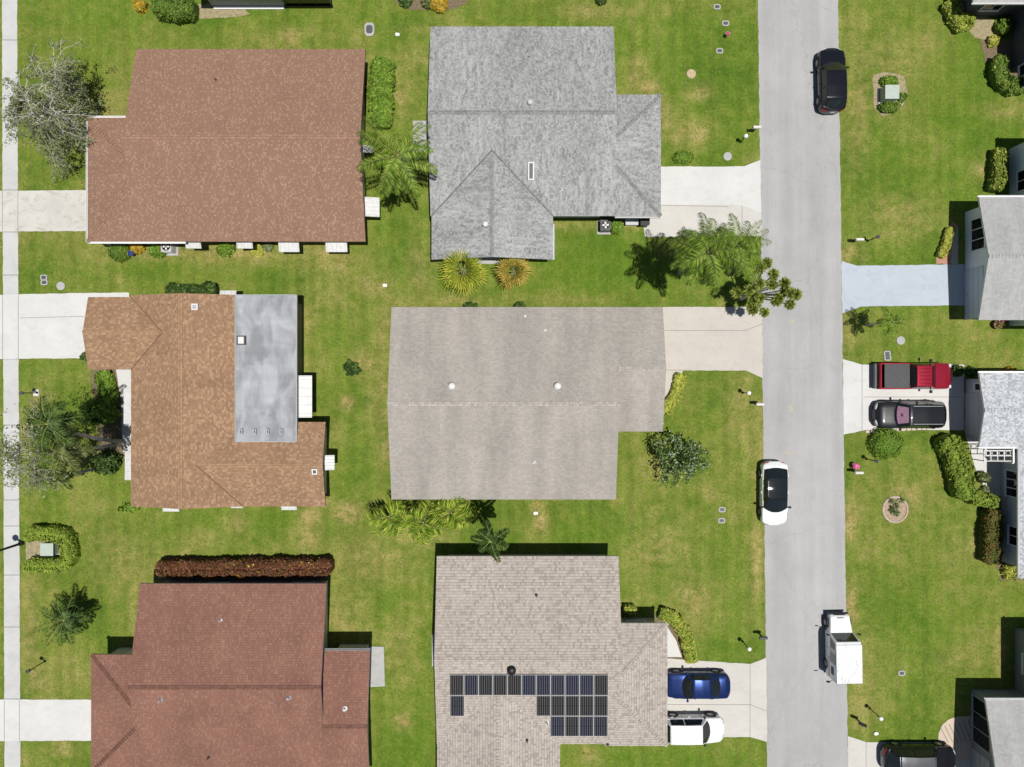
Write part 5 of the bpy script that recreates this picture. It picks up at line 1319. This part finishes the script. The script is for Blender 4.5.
# --- hedges
hedge([(382, 57), (380.5, 90), (380, 126)], 1.75, 1.0, 'bright', 'light green hedge between the terracotta and pale grey houses', size=.16)
hedge([(155, 569), (195, 569), (240, 568.6), (290, 568.4), (331, 568)], 1.2, 1.4, 'red', 'long dark red hedge above the red brown roof', size=.14, second='gold', frac=.02, dens=380)
hedge([(25, 534), (50, 534), (65, 537), (67, 561), (60, 566), (25, 566)], 1.05, 1.1, 'yelgreen', 'clipped yellow green hedge round the utility cabinet by the pavement', size=.1, dens=360)
hedge([(101, 371), (106, 392), (108, 404)], 1.3, .7, 'bright', 'low green hedge beside the front path of the orange brown house', size=.12)
hedge([(151, 3), (172, 6), (193, 7)], 1.7, 1.3, 'hedge', 'dark green clipped hedge at the top edge', size=.1)
hedge([(947.5, 437), (960, 463), (969, 499)], 1.5, 1.3, 'yelgreen', 'tall curved hedge beside the black three row car', size=.12, second='hedge', frac=.5)
hedge([(973, 498), (997, 502)], 1.1, 1.2, 'yelgreen', 'short straight hedge joining the curved hedge to the house', size=.12, second='hedge', frac=.3)
hedge([(996, 510), (994, 535), (993, 564)], 1.2, 1.2, 'orange_mix', 'hedge with orange new growth in front of the silver roofed house', size=.12)
hedge([(950, 0), (957, 14), (966, 28)], 1.1, .8, 'yelgreen', 'curved hedge with yellow crest at the top right bed', size=.13, second='yellow', frac=.5)
hedge([(1003, 55), (1001, 75), (1010, 84), (1030, 85)], 1.1, 1.0, 'hedge', 'green hedge turning the corner below the top right house', size=.13, second='yellow', frac=.06)
hedge([(1002, 148), (1000.5, 170), (997, 190)], .95, 1.0, 'hedge', 'narrow hedge with yellow leaves behind the grey cement gable', size=.12, second='yellow', frac=.4)
hedge([(682, 374), (676, 394), (666, 413)], .85, .5, 'yellow', 'yellow leaved border along the pinkish driveway', 'shrub_border', 'shrub border', .12, second='yelgreen', frac=.5)
hedge([(660, 613.5), (676, 620), (688, 637), (692, 663)], .95, .7, 'yelgreen', 'curved yellow green border beside the blue saloon', 'shrub_border', 'shrub border', .12, second='yellow', frac=.6)
hedge([(624, 609), (636, 611)], .6, .7, 'yelgreen', 'small yellow green shrub strip in the shade of the solar panel house', 'shrub_border', 'shrub border', .12, second='yellow', frac=.4)
hedge([(952, 228), (947, 243), (941, 257)], .6, .5, 'yellow', 'yellow leaved border on red mulch beside the blue driveway', 'shrub_border', 'shrub border', .12, second='yelgreen', frac=.2)
hedge([(166, 289.5), (190, 290), (216, 289)], .75, .8, 'dark', 'ragged dark shrubs against the top wall of the orange brown house', 'shrub_border', 'shrub border', .18, dens=170, rag=.4)
bush('bush', 890, 444, 1.2, 1.25, 'bright', 'round clipped bush below the driveway of the red pickup', n=2600, size=.09, amp=.08)
bush('bush', 117, 250, .82, .9, 'hedge', 'round green bush at the left end of the terracotta house', size=.1, amp=.12)
bush('bush', 156, 250, .62, .8, 'bright', 'green bush between the blue planter and the air conditioner', size=.12, ry=.5)
bush('bush', 224, 247.5, .6, .8, 'bright', 'bright green round bush between two white awnings', size=.14)
bush('flowering_shrub', 135, 245.5, .52, .7, 'gold', 'golden yellow shrub beside the round bush under the terracotta eave', 'shrub', size=.15)
bush('shrub', 256, 250, .5, .5, 'yellow', 'pale yellow shrub right of the second white awning', 'shrub', size=.16)
bush('shrub', 267, 246, .35, .5, 'succ', 'small dull green shrub by the third white awning', 'shrub', size=.14)
bush('flowering_shrub', 138.5, 4, .45, .7, 'gold', 'golden flowered shrub at the end of the top edge hedge', 'shrub', size=.16)
bush('bush', 617, 226.5, .52, .8, 'bright', 'green bush beside the air conditioner of the pale grey house', size=.11)
bush('bush', 684, 156.5, .75, .5, 'bright', 'low green bush at the corner of the white driveway', size=.1, ry=.5)
bush('shrub', 967, 18, .75, .7, 'yelgreen', 'yellow green leafy shrub beside the curved crest hedge', 'shrub', second='yellow')
bush('shrub', 1006, 25, .5, .9, 'bright', 'dark green shrub in the shade of the top right house', 'shrub', size=.16)
bush('shrub', 995, 40, .4, .5, 'yellow', 'bright yellow shrub on the sandy bed, top right', 'shrub', size=.16)
bush('shrub', 1012, 573, .55, .6, 'yellow', 'yellow green spiky shrub below the orange tinged hedge', 'shrub', size=.2, second='yelgreen')
bush('shrub', 351, 368, .5, .7, 'dark', 'small dark shrub alone on the lawn between two houses', 'shrub', size=.2, n=220, amp=.7)
bush('shrub', 891, 80, .68, .6, 'bright', 'upper green shrub beside the pale cabinet in the round bed', 'shrub', ry=.38, size=.14)
bush('shrub', 891, 106, .8, .6, 'hedge', 'lower green shrub beside the pale cabinet in the round bed', 'shrub', ry=.4, size=.14)
bush('shrub', 904, 96, .32, .5, 'hedge', 'smallest green shrub right of the pale cabinet in the round bed', 'shrub', size=.14)
p = P(895.5, 508); root = thing('succulent_plant', 'grey green spiky plant in a round reddish bed on the right lawn', 'plant', p); k = MB()
for q in range(9):
    c0 = Vector((rnd(-.5, .5), rnd(-.35, .6), .05))
    for i in range(26):
        d = (rdir() + UP * .55); d.z = abs(d.z) + .15; d = d.normalized() * rnd(.22, .42); w_ = d.cross(UP).normalized(); k.leaf(c0, d, w_, .035)
part(k, 'foliage', M['L_succ'], root)
k = MB()
k.tube([(math.cos(a) * .88 - .03, math.sin(a) * .92 - .1, .035 + .008 * math.sin(a * 9)) for a in np.linspace(0, 2 * math.pi, 40)], .06, 5, cap=False)
part(k, 'edging', plain('pale_edging', (.50, .42, .35), .9, .25, 9), root)
bush('shrub', 960, 370.5, .4, .7, 'dark', 'dark shrub in front of the silver roofed garage', 'shrub', size=.18)
bush('shrub', 974, 372, .35, .6, 'dark', 'small dark shrub right beside the silver roof corner', 'shrub', size=.18)
bush('flowering_shrub', 1011, 371, .35, .4, 'gold', 'orange flowering shrub above the silver mottled roof', 'shrub', size=.14)
bush('shrub', 985, 478, .4, .6, 'olive', 'sparse shrub on the white path behind the curved hedge', 'shrub', size=.22, n=180, core=M['bark'])
bush('shrub', 986, 491, .35, .35, 'succ', 'low purple brown plant at the end of the white path', 'shrub', size=.14)
bush('flowering_shrub', 439, 2, .6, .6, 'gold', 'orange gold flowering shrub at the top edge, right of two dark shrubs', 'shrub', size=.16)
bush('shrub', 427, 0, .45, .5, 'olive', 'dark shrub left of the gold shrub at the top edge', 'shrub', size=.2)
bush('shrub', 405, -1, .45, .5, 'dark', 'dark shrub farthest left beside the gold shrub at the top edge', 'shrub', size=.2)
bush('shrub', 601, -2, .4, .4, 'dark', 'dark low plant at the top edge above the pale grey roof', 'shrub', size=.18)
bush('shrub', 128, 508, .7, .4, 'bright', 'low green plants at the lower left corner of the orange brown house', 'shrub', ry=.35, size=.2, n=300, amp=.5)
bush('shrub', 84, 356, .3, .7, 'dark', 'small dark plant at the left corner of the orange brown house', 'shrub', size=.2, n=200)
bush('shrub', 470, 306, .5, .7, 'dark', 'dark shrub against the top wall of the grey beige house', 'shrub', ry=.3, size=.18)
bush('shrub', 520, 306, .4, .6, 'dark', 'second dark shrub against the top wall of the grey beige house', 'shrub', ry=.3, size=.18)

# ------------------------------------------------------------------ street furniture
def lamp(label, px, py, hgt, globe=True, rz=0.0, arm=True, group='garden lamp posts'):
    p = P(px, py, hgt); root = thing('lamp_post', label, 'lamp post', (p.x, p.y, 0), rz, group)
    k = MB(); k.lathe([(.09, 0), (.08, .06), (.035, .1), (.03, hgt - .16), (.06, hgt - .13), (.06, hgt - .1)], (0, 0, 0), 10)
    if arm: k.tube([(-.2, 0, hgt - .35), (.2, 0, hgt - .35)], .015, 5)
    part(k, 'post', M['black'], root, (0, 0, 0), 40)
    k = MB(); r = .15; k.lathe([(.05, hgt - .14)] + [(r * math.cos(a), hgt + r * math.sin(a)) for a in np.linspace(-1.2, 1.57, 9)], (0, 0, 0), 16)
    if globe: part(k, 'globe', M['globe'], root, (0, 0, 0), True)
    else:
        k = MB(); k.lathe([(.09, hgt - .1), (.13, hgt + .1), (.15, hgt + .12), (.02, hgt + .22), (0, hgt + .22)], (0, 0, 0), 6); part(k, 'lantern', M['dkgrey'], root)
lamp('white globe lamp post by the white driveway of the pale grey house', 746, 136, 1.25)
lamp('white globe lamp post on the lawn below the pinkish driveway', 749, 393, 1.4)
lamp('white globe lamp post above the driveway of the blue saloon', 749.3, 649, 1.5)
lamp('dark lantern lamp post beside the blue driveway', 877.2, 237, 1.4, False)
lamp('dark lantern lamp post below the round clipped bush', 876, 461, 1.4, False)
lamp('white globe lamp post above the driveway at the bottom right', 881, 718.5, 1.6)
lamp('black lantern lamp post on a white pad near the pavement, middle left', 22.5, 393, 1.6, False)
lamp('black lantern lamp post by the pavement, lower left lawn', 28.5, 671, 1.8, False)
k = MB(); k.prism(G((33.5, 389.5), (39, 389.5), (39, 396), (33.5, 396))[::-1], -.02, .04); struct(k, 'lamp_pad', [M['conc_w']])
# tall street lamp leaning out of the left edge of the frame
p = P(22.5, 543); root = thing('street_lamp', 'dark street lamp pole at the left edge beside the clipped hedge', 'street lamp', p)
k = MB(); k.lathe([(.16, 0), (.15, .3), (.09, .35), (.07, 3.1), (0, 3.1)], (0, 0, 0), 12); part(k, 'pole', M['black'], root, (0, 0, 0), 40)
k = MB(); k.lathe([(.07, 3.1), (.16, 3.2), (.2, 3.5), (.24, 3.52), (.05, 3.72), (0, 3.72)], (0, 0, 0), 8); part(k, 'lamp_head', M['dkgrey'], root)
def mailbox(label, px, py, hgt, mat, rz=0.0, flowers=False):
    p = P(px, py, hgt); root = thing('mailbox', label, 'mailbox', (p.x, p.y, 0), rz, 'kerbside mailboxes')
    k = MB(); k.box((0, 0, hgt / 2 - .1), (.09, .09, hgt - .2)); k.box((-.02, 0, hgt - .22), (.5, .12, .05)); part(k, 'post', M['dkgrey'], root)
    k = MB(); n_ = 8; prof = [(-.1, hgt - .2), (.1, hgt - .2)] + [(.1 * math.cos(a), hgt - .1 + .1 * math.sin(a)) for a in np.linspace(0, math.pi, n_)]
    A = [(-.26, y, z) for y, z in prof]; B = [(.26, y, z) for y, z in prof]; m_ = len(prof)
    k.mesh(A + B, [tuple(range(m_ - 1, -1, -1)), tuple(range(m_, 2 * m_))] + [(i, (i + 1) % m_, m_ + (i + 1) % m_, m_ + i) for i in range(m_)])
    bx = part(k, 'box', mat, root)
    k = MB(); k.box((.275, 0, hgt - .12), (.02, .17, .15)); part(k, 'door', mat, bx)
    k = MB(); k.box((.05, .125, hgt - .06), (.14, .012, .05)); part(k, 'flag', M['red'], bx)
    if flowers:
        f = MB(); c0 = Vector((0, -.42, .5))
        for _ in range(260):
            q = c0 + rdir() * rnd(.0, .2); v = rdir() * .13; f.leaf(q, v, v.cross(rdir()).normalized(), .05)
        f.lathe([(.0, .3), (.17, .38), (.2, .5), (.15, .62), (0, .68)], (0, -.42, 0), 10)
        part(f, 'flowers', M['pink'], root)
        s = MB(); s.tube([(0, -.1, .3), (0, -.42, .4)], .03, 5); s.lathe([(.1, .2), (.17, .45), (0, .45)], (0, -.42, 0), 10); part(s, 'flower_basket', M['dkgrey'], root)
mailbox('pale grey mailbox at the road edge above the white driveway', 757.5, 126.5, 1.1, M['offwhite'])
mailbox('pale mailbox at the road edge below the pinkish driveway', 760.5, 404.3, 1.1, M['offwhite'])
mailbox('dark grey mailbox at the road edge above the blue saloon driveway', 764, 638.6, 1.1, M['dkgrey'])
mailbox('pale mailbox on the lawn right of the road above the blue driveway', 860.7, 239, 1.1, M['offwhite'], math.pi)
mailbox('pale mailbox with a basket of pink flowers, right of the road', 860, 473, 1.1, M['offwhite'], math.pi, True)
mailbox('black mailbox above the driveway at the bottom right', 863.5, 725.5, 1.1, M['black'], math.pi - .4)
# meter and valve boxes set in the lawn
def valve(label, px, py, a=.34, b=.30, round_=False, n2=1, group='valve boxes in the lawn', rim=None):
    p = P(px, py); root = thing('valve_box', label, 'valve box', p, 0, group)
    k = MB(); nn = 20 if round_ else 8; out = []; inn = []
    for i in range(nn):
        t = 2 * math.pi * (i + .5) / nn; e = 1 if round_ else .6
        f = lambda v: math.copysign(abs(v) ** e, v)
        out.append((f(math.cos(t)) * a, f(math.sin(t)) * b)); inn.append((f(math.cos(t)) * a * .68, f(math.sin(t)) * b * .62))
    for i in range(nn):
        j = (i + 1) % nn
        k.face([(*out[i], .05), (*out[j], .05), (*inn[j], .05), (*inn[i], .05)]); k.face([(*out[i], -.02), (*out[j], -.02), (*out[j], .05), (*out[i], .05)])
    part(k, 'rim', rim or M['conc_grey'], root)
    k = MB(); k.face([(*q, .042) for q in inn]); k.tube([(-.06, 0, .045), (.06, 0, .045)], .012, 4); part(k, 'lid', M['dkgrey'] if not round_ else M['conc_grey'], root)
for px, py, lb, rd in ((717, 7, 'small grey valve box nearest the top edge by the road', False), (725.5, 23.5, 'square white valve box near the pink flower', False), (719.5, 51, 'valve box below the pink flower by the road', False),
    (44, 277.5, 'upper box of the valve box pair by the pavement', False), (44.5, 282.5, 'lower box of the valve box pair by the pavement', False), (61, 286, 'round pale access cover above the left white driveway', True),
    (727.5, 156.5, 'round grey access cover by the white driveway of the pale grey house', True), (722, 509.5, 'upper valve box left of the white parked car', False), (721.5, 520.5, 'lower valve box left of the white parked car', False),
    (887, 353.5, 'upper box of the valve box pair above the red pickup', False), (887.5, 358, 'lower box of the valve box pair above the red pickup', False), (900.5, 340.5, 'round white access cover near the thin young palm', True), (901.5, 673, 'small pale valve box alone on the lower right lawn', False)):
    valve(lb, px, py, .30 if rd else .26, .30 if rd else .2, rd)
valve('larger rectangular concrete access box between the upper two houses', 369.5, 29.5, .36, .5, False)
for px, py, lb in ((397, 35, 'small white pipe cap on the lawn between the upper two houses'), (384.5, 285.5, 'small white pipe cap on the lawn between four houses'), (535, 513, 'small white pipe cap below the grey beige house'), (875, 0 + 738 - 5, 'small white pipe cap at the bottom right driveway')):
    p = P(px, py); k = MB(); k.lathe([(.13, -.02), (.13, .12), (.1, .15), (0, .15)], p, 12); k.box((p.x + .12, p.y, .05), (.14, .18, .1)); solo(k, 'pipe_cap', [M['white']], lb, 'pipe cap', p)
p = P(691, 74); k = MB(); k.lathe([(.36, -.02), (.33, .07), (.3, .1), (.1, .11), (0, .10)], p, 18); solo(k, 'tree_stump', [plain('cut_wood', (.46, .36, .22), .95, .25, 9, bump=.4)], 'low cut tree stump on the upper lawn by the road', 'tree stump', p)
p = P(728, 33.5, .5); root = thing('flower_plant', 'small bright pink flower on the lawn by the road', 'flower', (p.x, p.y, 0)); k = MB(); k.tube([(0, 0, 0), (.02, 0, .45)], .02, 5); part(k, 'stem', M['C_bright'], root); k = MB()
for i in range(60): q = Vector((0, 0, .5)) + rdir() * rnd(.02, .13); v = rdir() * .1; k.leaf(q, v, v.cross(rdir()).normalized(), .05)
part(k, 'petals', M['pink'], root)
# utility cabinets
def cabinet(label, px, py, a, b, hh):
    p = P(px, py, hh); root = thing('utility_cabinet', label, 'utility cabinet', (p.x, p.y, 0)); k = MB(); k.prism([(-a / 2 - .12, -b / 2 - .12), (a / 2 + .12, -b / 2 - .12), (a / 2 + .12, b / 2 + .12), (-a / 2 - .12, b / 2 + .12)], -.02, .1); part(k, 'plinth', M['conc_grey'], root)
    k = MB(); k.box((0, 0, .1 + (hh - .1) / 2), (a, b, hh - .1)); c = part(k, 'casing', M['green_box'], root)
    k = MB(); k.box((0, 0, hh + .02), (a + .06, b + .06, .04)); part(k, 'lid', M['green_box'], root)
    k = MB(); k.box((-a / 2 - .008, 0, .1 + (hh - .1) * .5), (.016, b * .9, hh * .7)); k.box((-a / 2 - .025, b * .1, .1 + (hh - .1) * .5), (.02, .05, .15)); part(k, 'door', M['green_box'], root)
cabinet('pale green utility cabinet among shrubs in the round bed, upper right', 892, 92, .92, .92, .85)
cabinet('pale green utility cabinet inside the clipped hedge by the pavement', 47, 549.5, .85, .82, .8)
# air conditioners
def aircon(label, px, py, case='fascia'):
    p = P(px, py, .8); root = thing('air_conditioner', label, 'air conditioner', (p.x, p.y, 0)); s = .72; k = MB(); k.box((0, 0, .4), (s, s, .8))
    for i in range(7):
        for sd in (-1, 1): k.box((sd * (s / 2 + .008), 0, .1 + .095 * i), (.016, s * .9, .03)); k.box((0, sd * (s / 2 + .008), .1 + .095 * i), (s * .9, .016, .03))
    part(k, 'casing', M[case], root)
    k = MB(); k.lathe([(.28, .802), (.30, .83), (.26, .83), (.26, .815), (0, .81)], (0, 0, 0), 20); part(k, 'fan_shroud', M['black'], root)
    k = MB()
    for i in range(4):
        a = i * math.pi / 2; u = Vector((math.cos(a), math.sin(a), 0)); w_ = Vector((-u.y, u.x, .15)); k.face([u * .05 + w_ * -.04 + UP * .822, u * .23 + w_ * -.09 + UP * .822, u * .23 + w_ * .09 + UP * .822, u * .05 + w_ * .04 + UP * .822])
    part(k, 'fan', M['offwhite'], root)
    k = MB(); k.prism([(-.5, -.5), (.5, -.5), (.5, .5), (-.5, .5)], -.02, .03); part(k, 'pad', M['conc_grey'], root)
aircon('air conditioner with round fan beside the pale grey house wing', 605.5, 225, 'dkgrey')
aircon('air conditioner under the eave of the terracotta house', 166, 246.5)
# small things by the house walls
def bin_(label, px, py, mat, rz=0):
    p = P(px, py, 1.0); root = thing('wheelie_bin', label, 'bin', (p.x, p.y, 0), rz); k = MB()
    lo = [(-.22, -.25), (.22, -.25), (.22, .25), (-.22, .25)]; hi = [(-.28, -.32), (.28, -.32), (.28, .32), (-.28, .32)]
    k.mesh([(*q, .05) for q in lo] + [(*q, .95) for q in hi], [(3, 2, 1, 0), (4, 5, 6, 7)] + [(i, (i + 1) % 4, 4 + (i + 1) % 4, 4 + i) for i in range(4)]); part(k, 'body', mat, root)
    k = MB(); k.box((0, 0, .98), (.6, .68, .05)); k.box((.32, 0, .95), (.05, .5, .04)); part(k, 'lid', mat, root)
    for sd in (-1, 1):
        k = MB(); k.lathe([(0, -.03), (.1, -.03), (.1, .03), (0, .03)], (.2, sd * .25, .1), 14, 0, 'Y'); part(k, 'wheel', M['rubber'], root)
bin_('black wheeled bin beside the pale grey house wing, nearest the driveway', 645, 220.5, M['black'])
p = P(632, 221, .5); root = thing('storage_box', 'pale storage box between the green bush and the black bin', 'storage box', (p.x, p.y, 0)); k = MB(); k.box((0, 0, .22), (.85, .5, .44)); part(k, 'chest', M['offwhite'], root); k = MB(); k.box((0, 0, .47), (.9, .55, .05)); part(k, 'lid', M['fascia'], root)
p = P(133, 254, .3); k = MB(); k.lathe([(.12, 0), (.18, .3), (.2, .34), (.15, .34), (.14, .28), (0, .27)], p, 16); root = solo(k, 'planter', [plain('blue_glaze', (.03, .05, .2), .3, .15)], 'blue glazed planter on the soil beside the golden shrub', 'planter', (p.x, p.y, 0), 40)
# potted plant by the blue walled house
p = P(999, 324.5, .4); root = thing('potted_plant', 'potted plant with pink flowers below the grey cement roof', 'potted plant', (p.x, p.y, 0)); k = MB(); k.lathe([(.2, 0), (.3, .35), (.34, .4), (.28, .4), (.25, .33), (0, .33)], (0, 0, 0), 16); part(k, 'pot', plain('clay_pot', (.36, .2, .14), .9, .15), root, (0, 0, 0), 40)
k = MB()
for i in range(220): q = Vector((0, 0, .5)) + rdir() * rnd(.05, .28); v = (rdir() + UP * .5).normalized() * .16; k.leaf(q, v, v.cross(rdir()).normalized(), .05)
part(k, 'foliage', M['L_yelgreen'], root); k = MB()
for i in range(70): q = Vector((0, 0, .58)) + rdir() * rnd(.15, .3); v = rdir() * .09; k.leaf(q, v, v.cross(rdir()).normalized(), .045)
part(k, 'flowers', M['pink'], root)
# row of brick edging along the driveway of the red pickup
k = MB(); proto = None
for i in range(14):
    p = P(867 + i * 5.1, 431.6 - i * .28); k = MB(); k.box((0, 0, .045), (.27, .17, .09)); 
    if proto is None:
        proto = solo(k, 'edging_brick', [plain('edging_brick', (.55, .45, .38), .9, .2, 9)], 'pale brick in the edging row below the black three row car', 'brick', p, group='edging bricks along the driveway', world=False)
    else:
        c = proto.copy(); COL.objects.link(c); c.location = p; c.rotation_euler = (0, 0, rnd(-.06, .06))
# ------------------------------------------------------------------ grass blades over the open lawn
def inside(px_, py_, poly):
    r_ = np.zeros(len(px_), bool); n_ = len(poly)
    for i in range(n_):
        x0, y0 = poly[i]; x1, y1 = poly[(i + 1) % n_]
        c_ = (y0 > py_) != (y1 > py_)
        with np.errstate(divide='ignore', invalid='ignore'):
            r_ ^= c_ & (px_ < (x1 - x0) * (py_ - y0) / (y1 - y0) + x0)
    return r_
rg = np.random.RandomState(11); NT = 55000
gxp = rg.uniform(-39, 39, NT); gyp = rg.uniform(-30, 30, NT)
keep = np.ones(NT, bool)
for poly in EXCL: keep &= ~inside(gxp, gyp, poly)
for wg in WALLS: keep &= ~((gxp > wg[0]) & (gxp < wg[1]) & (gyp > wg[2]) & (gyp < wg[3]))
gxp, gyp = gxp[keep], gyp[keep]
ex, ey = [], []      # turf creeping over the edges of road, pavement and driveways
for poly in EXCL:
    for (x0, y0), (x1, y1) in zip(poly, poly[1:] + poly[:1]):
        if max(abs(x0), abs(x1)) > 41 or max(abs(y0), abs(y1)) > 32: continue
        k = int(math.hypot(x1 - x0, y1 - y0) * 9) + 1; t = rg.uniform(0, 1, k)
        ex += list(x0 + (x1 - x0) * t + rg.normal(0, .045, k)); ey += list(y0 + (y1 - y0) * t + rg.normal(0, .045, k))
ex = np.array(ex); ey = np.array(ey); ke = np.ones(len(ex), bool)
for wg in WALLS: ke &= ~((ex > wg[0] - .3) & (ex < wg[1] + .3) & (ey > wg[2] - .3) & (ey < wg[3] + .3))
for nm in EXCL: # no turf where two paved sheets meet
    cx_ = sum(p[0] for p in nm) / len(nm); cy_ = sum(p[1] for p in nm) / len(nm)
    ke &= ~inside(ex, ey, [(cx_ + (p[0] - cx_) * (1 - .12 / max(.3, abs(p[0] - cx_))), cy_ + (p[1] - cy_) * (1 - .12 / max(.3, abs(p[1] - cy_)))) for p in nm])
gxp = np.concatenate([gxp, ex[ke]]); gyp = np.concatenate([gyp, ey[ke]]); n_ = len(gxp); B = 3
V = np.zeros((n_, B, 3, 3), np.float32)
for b in range(B):
    a = rg.uniform(0, 6.28, n_); l = rg.uniform(.04, .10, n_); wdt = rg.uniform(.015, .035, n_); up = rg.uniform(.004, .016, n_)
    ox = gxp + rg.uniform(-.06, .06, n_); oy = gyp + rg.uniform(-.06, .06, n_)
    V[:, b, 0] = np.stack([ox - np.sin(a) * wdt, oy + np.cos(a) * wdt, np.zeros(n_)], 1)
    V[:, b, 1] = np.stack([ox + np.sin(a) * wdt, oy - np.cos(a) * wdt, np.zeros(n_)], 1)
    V[:, b, 2] = np.stack([ox + np.cos(a) * l, oy + np.sin(a) * l, up], 1)
me = bpy.data.meshes.new('grass'); nf_ = n_ * B
me.vertices.add(nf_ * 3); me.vertices.foreach_set('co', V.ravel())
me.loops.add(nf_ * 3); me.loops.foreach_set('vertex_index', np.arange(nf_ * 3))
me.polygons.add(nf_); me.polygons.foreach_set('loop_start', np.arange(nf_) * 3); me.polygons.foreach_set('loop_total', np.full(nf_, 3))
me.update(calc_edges=True)
me.materials.append(leafmat('grass_blades', [(.085, .14, .022), (.10, .16, .025), (.12, .18, .03), (.17, .21, .045), (.29, .28, .10), (.10, .15, .025), (.11, .165, .018)], .2, 1.0, .02))
tag(link('grass', me), kind='stuff')
